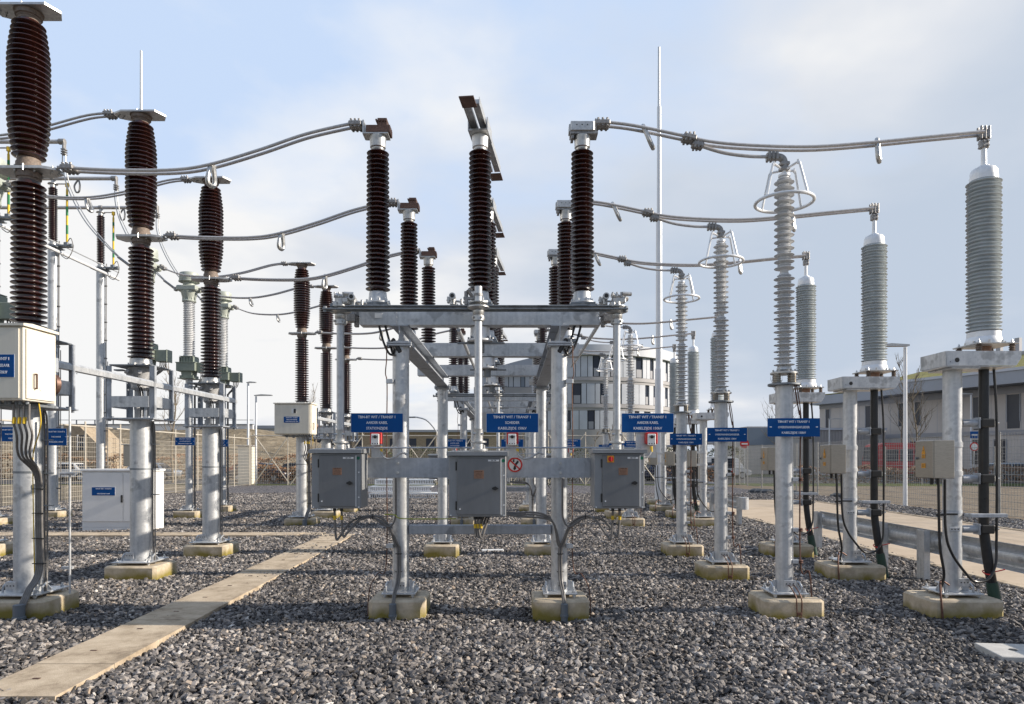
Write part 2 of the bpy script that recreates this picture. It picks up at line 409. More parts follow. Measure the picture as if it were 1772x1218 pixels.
M['road'] = ground_mat('pale_concrete_road', [(.3, (.42, .33, .235)), (.6, (.52, .42, .31)), (.8, (.58, .48, .37))], 1.2, .003, 60)
M['asphalt'] = ground_mat('asphalt', [(.3, (.05, .05, .052)), (.7, (.09, .09, .09))], 2, .01, 50)
M['drygrass'] = ground_mat('dry_embankment', [(.3, (.10, .08, .05)), (.5, (.21, .17, .115)), (.72, (.32, .27, .19))], .9, .25, 1.6)
g = MB(); g.quad((-900, -60, -.03), (900, -60, -.03), (900, 1500, -.03), (-900, 1500, -.03)); struct('ground', g, 'grass')
g = MB(); g.quad((13.2, -20, -.008), (60, -20, -.008), (60, 46, -.008), (13.2, 46, -.008)); struct('bare_soil', g, 'soil')
g = MB()
n = 60
def hz(x, y): return .012 * math.sin(x * 1.7 + y * .6) + .012 * math.sin(y * 2.3 - x * .9)
gx = [-19 + 26 * i / 52 for i in range(53)]; gy = [-6 + 51.4 * i / 102 for i in range(103)]
vv = [[g.bm.verts.new((x, y, hz(x, y) - .004)) for x in gx] for y in gy]
for j in range(102):
    for i in range(52): g.bm.faces.new((vv[j][i], vv[j][i + 1], vv[j + 1][i + 1], vv[j + 1][i]))
struct('gravel_bed', g, 'gravel_bed')
g = MB(); g.quad((7.001, 29.2, 0), (13.6, 29.2, 0), (13.6, 45.4, 0), (7.001, 45.4, 0))
g.quad((12.4, -6, 0.002), (14.6, -6, 0.002), (14.6, 29.2, 0.002), (12.4, 29.2, 0.002)); struct('gravel_verge', g, 'gravel_bed')
# concrete road with raised edge strips
g = MB(); g.b2(7.05, 12.25, -6, 29, -.02, .035, .01); struct('road', g, 'road')
g = MB(); g.b2(6.84, 6.98, -6, 29, -.05, .06, .012); g.b2(12.3, 12.42, -6, 29, -.05, .055, .012); struct('kerb', g, 'slab')
# cable-duct covers: a row of slabs along the yard and one across
def wx(Y): return -3.99 - .026 * (Y - 5.3)
g = MB(); Y = 4.95
rnd = random.Random(3)
while Y < 15.6:
    d = .78; y2 = min(Y + d, 15.6); z = .066 + rnd.uniform(-.004, .004)
    a0, a1 = wx(Y), wx(y2)
    P = [(a0, Y + .0025), (a0 + .665, Y + .0025), (a1 + .665, y2 - .0025), (a1, y2 - .0025)]
    g.prism(P, -.05, z, 'z'); Y = y2
struct('walkway', g, 'slab')
g = MB(); Y = 4.95
while Y < 15:
    if int(Y / .78) % 1 == 0: g.box(wx(Y + .39) + .27 + rnd.uniform(-.01, .01), Y + .39, .0695, .055, .02, .004)
    Y += .78
struct('walkway_lifting_slots', g, 'rust')
g = MB(); x = -12.6
while x < -4.32:
    x2 = min(x + .78, -4.31); g.b2(x + .003, x2 - .003, 15.25, 15.85, -.05, .072 + rnd.uniform(-.003, .003), .006); x = x2
struct('path', g, 'slab')

# loose crushed stone: one object, stones instanced on an emitter sheet
def gravel():
    mb = MB(); x = -19.0; cells = []
    step = .5
    yy = 4.2
    while yy < 34:
        xx = -18.0
        while xx < 14.2:
            cx, cy = xx + step / 2, yy + step / 2
            ok = abs(cx) < .80 * cy + 2.2 and (cx < 6.8 or (cx > 12.7 and cy < 29) or cy > 29.3)
            if ok: cells.append((xx, yy))
            xx += step
        yy += step
    vd = {}
    def V(a, b):
        k = (round(a * 2), round(b * 2))
        if k not in vd: vd[k] = mb.bm.verts.new((a, b, hz(a, b) if a < 7 else .004))
        return vd[k]
    for a, b in cells: mb.bm.faces.new((V(a, b), V(a + step, b), V(a + step, b + step), V(a, b + step)))
    me = mesh_of(mb, name='gravel')
    sm = bpy.data.materials.new('crushed_stone'); sm.use_nodes = True
    nt = sm.node_tree; p = nt.nodes['Principled BSDF']; L = nt.links.new
    oi = nt.nodes.new('ShaderNodeObjectInfo'); r = nt.nodes.new('ShaderNodeValToRGB'); e = r.color_ramp.elements
    st = [(0, (.044, .042, .042)), (.25, (.088, .082, .080)), (.50, (.15, .138, .131)), (.78, (.25, .226, .208)), (.955, (.40, .37, .34)), (.985, (.36, .28, .21)), (1, (.66, .63, .58))]
    e[0].position, e[0].color = 0, (*st[0][1], 1); e[1].position, e[1].color = 1, (*st[-1][1], 1)
    for q, c in st[1:-1]:
        k = e.new(q); k.color = (*c, 1)
    L(oi.outputs['Random'], r.inputs[0])
    tcn = nt.nodes.new('ShaderNodeTexCoord'); nn = nt.nodes.new('ShaderNodeTexNoise'); nn.inputs['Scale'].default_value = 60; nn.inputs['Detail'].default_value = 4
    L(tcn.outputs['Object'], nn.inputs['Vector'])
    mr = nt.nodes.new('ShaderNodeMapRange'); mr.inputs[3].default_value = .72; mr.inputs[4].default_value = 1.3; L(nn.outputs['Fac'], mr.inputs[0])
    mu = nt.nodes.new('ShaderNodeMix'); mu.data_type = 'RGBA'; mu.blend_type = 'MULTIPLY'; mu.inputs[0].default_value = 1; L(r.outputs[0], mu.inputs[6]); L(mr.outputs[0], mu.inputs[7])
    gp = nt.nodes.new('ShaderNodeNewGeometry'); n9 = nt.nodes.new('ShaderNodeTexNoise'); n9.inputs['Scale'].default_value = .55; n9.inputs['Detail'].default_value = 5
    L(gp.outputs['Position'], n9.inputs['Vector']); r9 = nt.nodes.new('ShaderNodeMapRange'); r9.inputs[1].default_value = .35; r9.inputs[2].default_value = .65; r9.inputs[3].default_value = .74; r9.inputs[4].default_value = 1.22; L(n9.outputs['Fac'], r9.inputs[0])
    m9 = nt.nodes.new('ShaderNodeMix'); m9.data_type = 'RGBA'; m9.blend_type = 'MULTIPLY'; m9.inputs[0].default_value = 1; L(mu.outputs[2], m9.inputs[6]); L(r9.outputs[0], m9.inputs[7])
    L(m9.outputs[2], p.inputs['Base Color']); p.inputs['Roughness'].default_value = .68; p.inputs['Specular IOR Level'].default_value = .35
    me.materials.append(sm)
    o = bpy.data.objects.new('gravel', me); COL.objects.link(o); o['kind'] = 'stuff'
    ng = bpy.data.node_groups.new('stones', 'GeometryNodeTree')
    ng.interface.new_socket('Geometry', in_out='INPUT', socket_type='NodeSocketGeometry')
    ng.interface.new_socket('Geometry', in_out='OUTPUT', socket_type='NodeSocketGeometry')
    N = ng.nodes.new; K = ng.links.new
    gi = N('NodeGroupInput'); go = N('NodeGroupOutput')
    ds = N('GeometryNodeDistributePointsOnFaces'); ds.inputs['Seed'].default_value = 5
    K(gi.outputs[0], ds.inputs['Mesh'])
    pos = N('GeometryNodeInputPosition'); sx = N('ShaderNodeSeparateXYZ'); K(pos.outputs[0], sx.inputs[0])
    dm = N('ShaderNodeMapRange'); dm.inputs[1].default_value = 6; dm.inputs[2].default_value = 22; dm.inputs[3].default_value = 1450; dm.inputs[4].default_value = 540
    K(sx.outputs[1], dm.inputs[0]); K(dm.outputs[0], ds.inputs['Density'])
    jo = N('GeometryNodeGeometryToInstance')
    for k in range(5):
        ic = N('GeometryNodeMeshIcoSphere'); ic.inputs['Radius'].default_value = 1; ic.inputs['Subdivisions'].default_value = (1, 2, 1, 2, 1)[k]
        sp = N('GeometryNodeSetPosition'); ps = N('GeometryNodeInputPosition')
        vm = N('ShaderNodeVectorMath'); vm.operation = 'ADD'; vm.inputs[1].default_value = (k * 7.3 + 1, k * 3.1, 2.2 * k); K(ps.outputs[0], vm.inputs[0])
        nz = N('ShaderNodeTexVoronoi'); nz.inputs['Scale'].default_value = .85; K(vm.outputs[0], nz.inputs['Vector'])
        vs = N('ShaderNodeVectorMath'); vs.operation = 'SUBTRACT'; vs.inputs[1].default_value = (.5, .5, .5); K(nz.outputs['Color'], vs.inputs[0])
        vk = N('ShaderNodeVectorMath'); vk.operation = 'SCALE'; vk.inputs['Scale'].default_value = .8; K(vs.outputs[0], vk.inputs[0])
        K(ic.outputs[0], sp.inputs[0]); K(vk.outputs[0], sp.inputs['Offset'])
        stt = N('GeometryNodeTransform'); stt.inputs['Scale'].default_value = [(1.1, .8, .5), (1, .82, .55), (1.25, .7, .5), (.95, .85, .38), (1.15, .8, .65)][k]
        K(sp.outputs[0], stt.inputs[0]); K(stt.outputs[0], jo.inputs[0])
    ip = N('GeometryNodeInstanceOnPoints'); ip.inputs['Pick Instance'].default_value = True
    K(ds.outputs['Points'], ip.inputs['Points']); K(jo.outputs[0], ip.inputs['Instance'])
    rv = N('FunctionNodeRandomValue'); rv.data_type = 'FLOAT_VECTOR'; rv.inputs[0].default_value = (-.9, -.9, 0); rv.inputs[1].default_value = (.9, .9, 6.283)
    K(rv.outputs[0], ip.inputs['Rotation'])
    sv = N('FunctionNodeRandomValue'); sv.data_type = 'FLOAT'; sv.inputs[2].default_value = .011; sv.inputs[3].default_value = .040; sv.inputs['Seed'].default_value = 3
    gm = N('ShaderNodeMapRange'); gm.inputs[1].default_value = 8; gm.inputs[2].default_value = 24; gm.inputs[3].default_value = 1.0; gm.inputs[4].default_value = 1.5
    K(sx.outputs[1], gm.inputs[0]); mm = N('ShaderNodeMath'); mm.operation = 'MULTIPLY'; K(sv.outputs[1], mm.inputs[0]); K(gm.outputs[0], mm.inputs[1])
    K(mm.outputs[0], ip.inputs['Scale'])
    ti = N('GeometryNodeTranslateInstances'); ti.inputs['Local Space'].default_value = False
    tv = N('FunctionNodeRandomValue'); tv.data_type = 'FLOAT_VECTOR'; tv.inputs[0].default_value = (0, 0, -.004); tv.inputs[1].default_value = (0, 0, .034); tv.inputs['Seed'].default_value = 9
    K(ip.outputs[0], ti.inputs[0]); K(tv.outputs[0], ti.inputs['Translation'])
    sma = N('GeometryNodeSetMaterial'); sma.inputs['Material'].default_value = sm
    K(ti.outputs[0], sma.inputs[0]); K(sma.outputs[0], go.inputs[0])
    md = o.modifiers.new('stones', 'NODES'); md.node_group = ng
gravel()
# ------------------------------------------------------------ shared shapes
def sheds(z0, z1, n, rc, rs, drop=.35, r_fn=None, small=None):
    """profile of a ribbed insulator between z0 and z1"""
    pr = []; p = (z1 - z0) / n
    for i in range(n):
        z = z0 + i * p; k = r_fn((i + .5) / n) if r_fn else 1.0; c = rc * k; s = rs * k
        if small and i % 2: s = small * k
        pr += [(c, z), (c + (s - c) * .5, z + p * .15), (s - .004, z + p * (drop - .08)), (s, z + p * drop), (s - .003, z + p * (drop + .09)), (c + (s - c) * .45, z + p * .56), (c, z + p * .68)]
    pr.append((rc * (r_fn(1) if r_fn else 1), z1)); return pr
def bolts(mb, cx, cy, z, rad, n, r=.011, h=.03, ph=0):
    for i in range(n):
        a = 2 * math.pi * i / n + ph; mb.cyl((cx + rad * math.cos(a), cy + rad * math.sin(a), z), (cx + rad * math.cos(a), cy + rad * math.sin(a), z + h), r, seg=6)
def base_plate(cx, cy, s, zt=.235, t=.018, post_r=.1):
    """footing plate on levelling nuts with gusset lugs and a hole plate"""
    z = zt + .04; mb = MB(); mb.box(cx, cy, z, s, s, t, .004)
    for a in (-1, 1):
        for b in (-1, 1):
            x, y = cx + a * s * .41, cy + b * s * .41
            mb.cyl((x, y, zt - .02), (x, y, z + .055), .011, seg=8); mb.cyl((x, y, z + .009), (x, y, z + .03), .021, seg=6); mb.cyl((x, y, z - .03), (x, y, z - .009), .021, seg=6)
    for a in (-1, 1):
        mb.prism([(a * post_r * .98 + cx, z + .009), (cx + a * (post_r + s * .20), z + .009), (cx + a * (post_r + s * .20), z + .03), (cx + a * (post_r + .03), z + .12), (cx + a * post_r * .98, z + .13)][::a], cy - .006, cy + .006)
        x = cx + a * s * .40; mb.tube([(x, cy - .10, z + .01), (x, cy - .10, z + .06), (x, cy - .04, z + .10), (x, cy + .03, z + .10)], .012, 6)
    return mb, z
def hole_plate(mb, cx, cy, cz, w=.10, h=.09, n=3):
    mb.box(cx, cy, cz, w, .012, h, .003)
def holes(mb, cx, cy, cz, w=.10, n=3):
    for i in range(n):
        x = cx + (i - (n - 1) / 2) * w * .3; mb.cyl((x, cy - .0085, cz), (x, cy + .003, cz), .0075, seg=8)
def plinth(cx, cy, w, d, lab, group, h=.232):
    mb = MB()
    c = .045
    def ring(z, i):
        x0, x1, y0, y1 = cx - w / 2 + i, cx + w / 2 - i, cy - d / 2 + i, cy + d / 2 - i
        return [mb.bm.verts.new(p) for p in ((x0 + c, y0, z), (x1 - c, y0, z), (x1, y0 + c, z), (x1, y1 - c, z), (x1 - c, y1, z), (x0 + c, y1, z), (x0, y1 - c, z), (x0, y0 + c, z))]
    rs = [ring(-.12, 0), ring(h - .022, 0), ring(h, .022)]
    for a, b in zip(rs, rs[1:]):
        for i in range(8): mb.bm.faces.new((a[i], a[(i + 1) % 8], b[(i + 1) % 8], b[i]))
    mb.bm.faces.new(rs[-1]); mb.bm.faces.new(rs[0][::-1])
    return solo('concrete_plinth', mb, 'concrete', lab, 'plinth', group, (cx, cy, 0))
GP = 'concrete plinths under the steel posts'
# ------------------------------------------------------------ disconnector frame
XF = -.365
for b in (0, 1):
    for r_, yy in ((0, Y1), (2, ROW[2])):
        for s_, wd in ((-1, 'left'), (1, 'right')):
            plinth(XF + s_ * .905, yy - .03 + b * DB, .62, .60, f'concrete plinth carrying the {wd} {["front", "", "back"][r_]} post of the {BAY[b]} switch frame', GP)
fr = thing('switch_frame', 'x', 'steel frame', (XF, Y1, 0))
def frame():
    for yy in (Y1, ROW[2]):
        for s in (-1, 1):
            x = XF + s * .905
            mb = MB(); mb.cyl((x, yy, .28), (x, yy, 3.055), .0935, seg=32)
            p_ = part('post', mb, 'galv', fr)
            mb = MB(); mb.b2(x - .14, x + .14, yy - .14, yy + .14, 3.056, 3.076, .003); mb.b2(x - .14, x + .14, yy - .14, yy + .14, 3.080, 3.098, .003)
            for a in (-1, 1):
                for c in (-1, 1): mb.cyl((x + a * .12, yy + c * .12, 3.04), (x + a * .12, yy + c * .12, 3.13), .01, seg=6)
            part('cap_plate', mb, 'galv_dull', p_)
            mb, z = base_plate(x, yy, .38); hole_plate(mb, x + .02, yy - .135, .36); part('base_plate', mb, 'galv', p_)
            if yy == Y1:
                mb = MB(); holes(mb, x + .02, yy - .135, .36); part('bolt_hole', mb, 'black', p_)
    for s in (-1, 1):      # girders along the bay, wide-flange section
        x = XF + s * .905; mb = MB(); y0, y1 = Y1 - .12, ROW[2] + .15
        mb.b2(x - .10, x + .10, y0, y1, 3.1, 3.112); mb.b2(x - .10, x + .10, y0, y1, 3.282, 3.294); mb.b2(x - .005, x + .005, y0, y1, 3.112, 3.282)
        part('girder', mb, 'galv_dull', fr)
    for k, yy in enumerate(ROW):
        mb = MB(); x0, x1 = XF - 1.35, XF + 1.35
        mb.b2(x0, x1, yy - .10, yy - .092, 3.296, 3.49); mb.b2(x0, x1, yy - .092, yy + .08, 3.482, 3.490); mb.b2(x0, x1, yy - .092, yy + .08, 3.296, 3.304)
        mb.b2(x0 - .006, x0, yy - .102, yy + .08, 3.30, 3.488)
        for x in (x0 + .41, x1 - .41): mb.b2(x - .004, x + .004, yy - .112, yy - .1, 3.30, 3.486)
        cb = part('crossbeam', mb, 'galv', fr)
        if k == 0:
            mb = MB(); mb.box(XF - 1.14, yy - .104, 3.40, .085, .006, .055); part('label_plate', mb, 'signwhite', cb)
    mb = MB(); mb.b2(XF - .81, XF + .81, Y1 - .045, Y1 + .045, .925, 1.03, .008); part('cross_tube', mb, 'galv_dull', fr)
    mb = MB(); mb.b2(-2.02, 1.32, Y1 - .215, Y1 - .205, 1.575, 1.795); mb.b2(-2.02, 1.32, Y1 - .205, Y1 - .14, 1.785, 1.795); mb.b2(-2.02, 1.32, Y1 - .205, Y1 - .14, 1.575, 1.585)
    cp = part('mounting_channel', mb, 'galv_dull', fr)
    mb = MB()
    for s in (-1, 1):
        for z in (1.63, 1.735): mb.cyl((XF + s * .905, Y1 - .235, z), (XF + s * .905, Y1 - .214, z), .016, seg=6)
    part('bolt', mb, 'alu', cp)
    # arms carrying the outer earthing contacts, bent brackets at the beam ends
    for s in (-1, 1):
        mb = MB(); x = XF + s * 1.35
        mb.b2(x + s * .0, x + s * .17, Y1 - .07, Y1 - .0, 3.40, 3.46, .004); mb.box(x + s * .10, Y1 - .09, 3.375, .10, .09, .10, .01); mb.box(x + s * .05, Y1 - .04, 3.34, .05, .06, .12, .008)
        part('end_bracket', mb, 'clamp', fr)
    for s in (-1, 1):      # looped earthing cables under the beam ends
        x = XF + s * 1.13
        mb = MB()
        for k, o in enumerate((0, .07)):
            mb.tube([(x + s * (.02 - o), Y1 - .02, 3.30), (x + s * (-.03 - o), Y1 - .03, 3.12), (x - s * (.10 + o * .6), Y1 - .06, 2.98), (x - s * .17, Y1 - .1, 2.955 + o)], .013, 8, 6)
        mb.box(x - s * .2, Y1 - .08, 3.05, .05, .05, .15, .01, rot=(0, s * .5, 0)); mb.box(x - s * .13, Y1 - .1, 3.09, .04, .04, .13, .01, rot=(0, -s * .7, 0))
        part('earthing_loop', mb, 'rubber', fr)
        mb = MB(); xw = XF + s * (.905 + .145)
        mb.tube([(xw, Y1 - .1, 3.06), (xw, Y1 - .1, 2.9), (xw + s * .012, Y1 - .1, 2.75), (xw - s * .006, Y1 - .1, 2.6), (xw, Y1 - .1, 1.9), (xw, Y1 - .1, .62), (xw + s * .09, Y1 - .14, .5), (xw + s * .17, Y1 - .16, .36), (xw + s * .19, Y1 - .17, .2), (xw + s * .19, Y1 - .2, 0)], .0065, 6, 5)
        w_ = part('earthing_wire', mb, 'copper', fr)
        mb = MB()
        for z in (2.66, .80): mb.box(XF + s * 1.015, Y1 - .085, z, .08, .05, .05, .004)
        part('wire_bracket', mb, 'galv', w_)
frame(); fr['label'] = 'galvanised steel switch frame on four posts in the front bay, grey control cabinets on it'
# ------------------------------------------------------------ rotary disconnector columns
def stick(x, kind):
    nm = {'L': 'left', 'C': 'turning centre', 'R': 'right'}[kind]
    o = thing('insulator_column', 'x', 'insulator', (x, Y1, 3.5), 'brown disconnector insulators on the steel frames')
    mb = MB(); mb.b2(x - .155, x + .155, Y1 - .155, Y1 + .155, 3.497, 3.52, .003); mb.b2(x - .14, x + .14, Y1 - .14, Y1 + .14, 3.524, 3.548, .003)
    part('foot_plate', mb, 'galv_dark', o)
    mb = MB(); mb.lathe([(.142, 3.55), (.142, 3.568), (.108, 3.575), (.098, 3.68), (.088, 3.69)], x, Y1, 28); bolts(mb, x, Y1, 3.568, .125, 8, ph=.3)
    part('base_flange', mb, 'galv', o)
    mb = MB(); mb.lathe([(.078, 3.69), (.076, 3.70)] + sheds(3.70, 5.30, 30, .070, .134, r_fn=lambda t: 1.04 - .1 * t) + [(.07, 5.31)], x, Y1, 36)
    part('insulator', mb, 'brown', o)
    mb = MB(); mb.lathe([(.068, 5.302), (.072, 5.325), (.088, 5.335), (.092, 5.44), (.095, 5.45), (.095, 5.46)], x, Y1, 28)
    part('top_cap', mb, 'alu_white' if kind == 'C' else 'alu', o)
    if kind == 'C':
        ang = .112
        h = MB(); dv = Vector((-math.sin(-ang), math.cos(ang), 0)); sx = Vector((dv.y, -dv.x, 0))
        def bx(mb, a0, a1, u0, u1, z0, z1):
            for_ = [Vector((x, Y1, 0)) + dv * a + sx * u for a, u in ((a0, u0), (a1, u0), (a1, u1), (a0, u1))]
            mb.prism([(p.x, p.y) for p in for_], z0, z1, 'z')
        bx(h, -.17, .17, -.10, .10, 5.462, 5.478); bx(h, -.17, .17, -.112, -.102, 5.462, 5.60); bx(h, -.17, .17, .102, .112, 5.462, 5.60)
        ho = part('blade_holder', h, 'alu', o)
        bl = MB(); bx(bl, -.60, 1.13, -.085, -.012, 5.53, 5.575); bx(bl, -.60, 1.13, .012, .085, 5.53, 5.575)
        bx(bl, -.60, 1.13, -.09, -.085, 5.515, 5.60); bx(bl, -.60, 1.13, .085, .09, 5.515, 5.60)
        b_ = part('switch_blade', bl, 'alu', o)
        tp = MB(); bx(tp, -.80, -.58, -.095, .06, 5.50, 5.512); bx(tp, 1.12, 1.34, -.06, .095, 5.50, 5.512)
        part('contact_tip', tp, 'rust', b_)
    else:
        s = -1 if kind == 'L' else 1
        if kind == 'L':
            mb = MB(); mb.b2(x - .15, x + .13, Y1 - .09, Y1 + .09, 5.462, 5.475); mb.b2(x - .16, x - .145, Y1 - .08, Y1 + .08, 5.46, 5.62); part('terminal_plate', mb, 'alu', o)
            mb = MB()
            for i in range(9):
                yy = Y1 - .08 + i * .02; mb.b2(x - .12, x + .15, yy, yy + .008, 5.485, 5.56 + .012 * (i % 2)); mb.b2(x + .01, x + .115, yy, yy + .012, 5.56, 5.64)
            for i in range(4): mb.cyl((x + .0 + i * .035, Y1 - .1, 5.61), (x + .0 + i * .035, Y1 + .1, 5.61), .012, seg=8)
            part('contact_fingers', mb, 'rust', o)
        else:
            mb = MB(); mb.b2(x - .14, x + .13, Y1 - .10, Y1 + .10, 5.49, 5.60, .008); mb.b2(x - .155, x - .14, Y1 - .06, Y1 + .06, 5.50, 5.58); part('contact_housing', mb, 'alu', o)
            mb = MB(); mb.b2(x - .14, x + .17, Y1 - .085, Y1 + .085, 5.462, 5.487); mb.b2(x - .13, x - .10, Y1 - .07, Y1 + .07, 5.42, 5.462); mb.b2(x + .14, x + .155, Y1 - .07, Y1 + .07, 5.46, 5.64); part('terminal_plate', mb, 'clamp', o)
            mb = MB()
            for i in range(3): mb.cyl((x - .07 + i * .06, Y1 - .104, 5.555), (x - .07 + i * .06, Y1 - .097, 5.555), .007, seg=8)
            part('bolt_hole', mb, 'black', o)
    SN = {'L': 'left insulator column with brown contact fingers', 'C': 'centre insulator column carrying an open switch blade', 'R': 'right insulator column with silver contact housing'}[kind]
    phases(o, lambda b, p: f'brown ribbed {SN}, {ORD[p]} on the {BAY[b]} steel frame')
stick(XF - 1.167, 'L'); stick(XF, 'C'); stick(XF + 1.167, 'R')
# bearing pots under the turning columns hang from the frame's far side: part of the drive
XD = {'left': -1.86, 'centre': -.355, 'right': 1.135}
def drive(side):
    x = XD[side]; y = 7.2 if side == 'centre' else 7.4
    o = thing('drive_rod', 'x', 'drive rod', (x, y, 1.85), 'vertical drive rods above the control cabinets')
    zt = 3.60 if side == 'centre' else 3.30
    mb = MB(); mb.cyl((x, y, 1.95), (x, y, zt), .040, seg=20); part('rod', mb, 'galv', o)
    mb = MB(); mb.lathe([(.10, 1.87), (.10, 1.89), (.055, 1.895), (.052, 1.95), (.085, 1.955), (.085, 1.972), (.05, 1.978), (.048, 2.09), (.05, 2.10)], x, y, 20)
    bolts(mb, x, y, 1.89, .085, 4, .009, .04, .78); mb.cyl((x - .055, y - .03, 2.05), (x + .055, y - .03, 2.05), .012, seg=8)
    part('lower_coupling', mb, 'alu', o)
    mb = MB(); mb.lathe([(.045, 3.235), (.062, 3.24), (.062, 3.29), (.05, 3.295), (.06, 3.31), (.062, 3.345), (.05, 3.35), (.115, 3.375), (.115, 3.388), (.04, 3.392), (.04, 3.42), (.10, 3.424), (.10, 3.434), (.04, 3.436)], x, y, 20)
    for a in range(4): mb.cyl((x + .066 * math.cos(a * 1.57 + .7), y + .066 * math.sin(a * 1.57 + .7), 3.27), (x + .078 * math.cos(a * 1.57 + .7), y + .078 * math.sin(a * 1.57 + .7), 3.27), .014, seg=6)
    part('upper_coupling', mb, 'alu', o)
    if side == 'centre':
        mb = MB(); mb.lathe([(.047, 3.50), (.047, 3.525)], x, y, 20); mb.b2(x - .16, x - .04, y + .02, y + .05, 3.47, 3.50, .004)
        mb.cyl((x - .13, y + .04, 3.42), (x - .13, y + .04, 3.56), .022, seg=10); mb.cyl((x - .11, y, 3.57), (x - .05, y + .05, 3.47), .02, seg=8); part('clamp_arm', mb, 'clamp', o)
    else:
        s = -1 if side == 'left' else 1; mb = MB()
        mb.cyl((x, y, 3.435), (x, y, 3.52), .05, seg=14); mb.box(x + .02, y, 3.50, .15, .08, .06, .01); mb.cyl((x - .06, y - .04, 3.55), (x + .12, y + .02, 3.52), .028, seg=10)
        mb.cyl((x + .05, y - .06, 3.56), (x + .15, y - .04, 3.56), .022, seg=10); mb.box(x - .05, y, 3.45, .05, .12, .06, .008)
        for q in range(4): mb.cyl((x - .05 + q * .045, y - .05, 3.53), (x - .05 + q * .045, y - .05, 3.58), .01, seg=6)
        part('crank_head', mb, 'alu', o)
    lab = lambda b: f'{side} galvanised drive rod rising above its grey cabinet in the {BAY[b]} bay'
    o['label'] = lab(0); dup(o, (0, DB, 0), lab(1))
for s in XD: drive(s)
# coupling bars in front of the beam and link tubes running back
def links():
    for nm, z, y, x0, x1, th in (('upper', 3.43, 7.36, -1.96, 1.16, .012), ('lower', 3.385, 7.30, -2.02, 1.24, .014)):
        mb = MB(); mb.b2(x0, x1, y - .035, y + .035, z - th / 2, z + th / 2, .003); mb.b2(x0, x1, y + .025, y + .035, z - .022, z - th / 2)
        mb.cyl((x0 + .02, y, z - .03), (x0 + .02, y, z + .03), .02, seg=8); mb.cyl((x1 - .02, y, z - .03), (x1 - .02, y, z + .03), .02, seg=8)
        lab = lambda b: f'{nm} flat coupling bar running along the top of the {BAY[b]} switch frame'
        o = solo('coupling_bar', mb, 'galv_dark', lab(0), 'coupling bar', 'flat coupling bars', (0, 7.4, z)); dup(o, (0, DB, 0), lab(1))
    for nm, x, z in (('left', -1.72, 3.52), ('middle', -.64, 3.53), ('right', 1.01, 3.53)):
        o = thing('link_tube', 'x', 'link tube', (x, 7.4, z), 'tube stubs above the front beams')
        mb = MB(); mb.cyl((x, 7.35, z), (x, 7.85, z), .022, seg=12); part('tube', mb, 'galv', o)
        mb = MB(); mb.cyl((x, 7.3, z), (x, 7.352, z), .035, .035, seg=14)
        for yy in (7.42, 7.75):
            if yy > 7.5: part('tube_clamp', mb, 'alu', o); mb = MB()
            mb.cyl((x, yy, z - .07), (x, yy, z + .01), .03, seg=10); mb.cyl((x - .07, yy, z - .02), (x + .14, yy, z - .045), .012, seg=8); mb.box(x - .05, yy, z - .02, .03, .05, .07, .006); mb.box(x + .09, yy, z - .04, .03, .05, .06, .006)
        part('tube_clamp', mb, 'alu', o)
        mb = MB(); mb.cyl((x, 7.296, z), (x, 7.303, z), .022, seg=12); part('tube_end', mb, 'black', o)
        lab = lambda b: f'{nm} short tube stub above the front beam of the {BAY[b]} switch frame'
        o['label'] = lab(0); dup(o, (0, DB, 0), lab(1))
    # folded earthing arms, slanting down beside the columns
    for nm, x in (('right', 1.05), ('left', -.64)):
        mb = MB(); mb.tube([(x, 7.95, 3.415), (x, 10.1, 3.40), (x, 12.0, 3.41)] if nm == 'right' else [(x, 8.2, 3.33), (x, 10.5, 3.33), (x, ROW[2] + .1, 3.34)], .024, 10, 1)
        mb.cyl((x - .05, 7.9 if nm == 'right' else 10.3, 3.36), (x + .051, 7.9 if nm == 'right' else 10.3, 3.36), .02, seg=8)
        lab = lambda b: f'{nm} earthing tube lying back just under the beams of the {BAY[b]} frame'
        o = solo('earthing_tube', mb, 'galv', lab(0), 'earthing tube', 'earthing tubes under the beams', (x, 7.6, 3.4)); dup(o, (0, DB, 0), lab(1))
    mb = MB(); mb.tube([(-1.70, 7.42, 1.905), (1.33, 7.42, 1.905)], .009, 8, 0)
    for x in (-.62, -1.2, .35): mb.cyl((x, 7.42, 1.80), (x, 7.42, 1.905), .007, seg=6)
    lab = lambda b: f'thin horizontal conduit just above the cabinets of the {BAY[b]} bay'
    o = solo('thin_conduit', mb, 'galv_dull', lab(0), 'conduit', None, (0, 7.42, 1.9)); dup(o, (0, DB, 0), lab(1))
links()
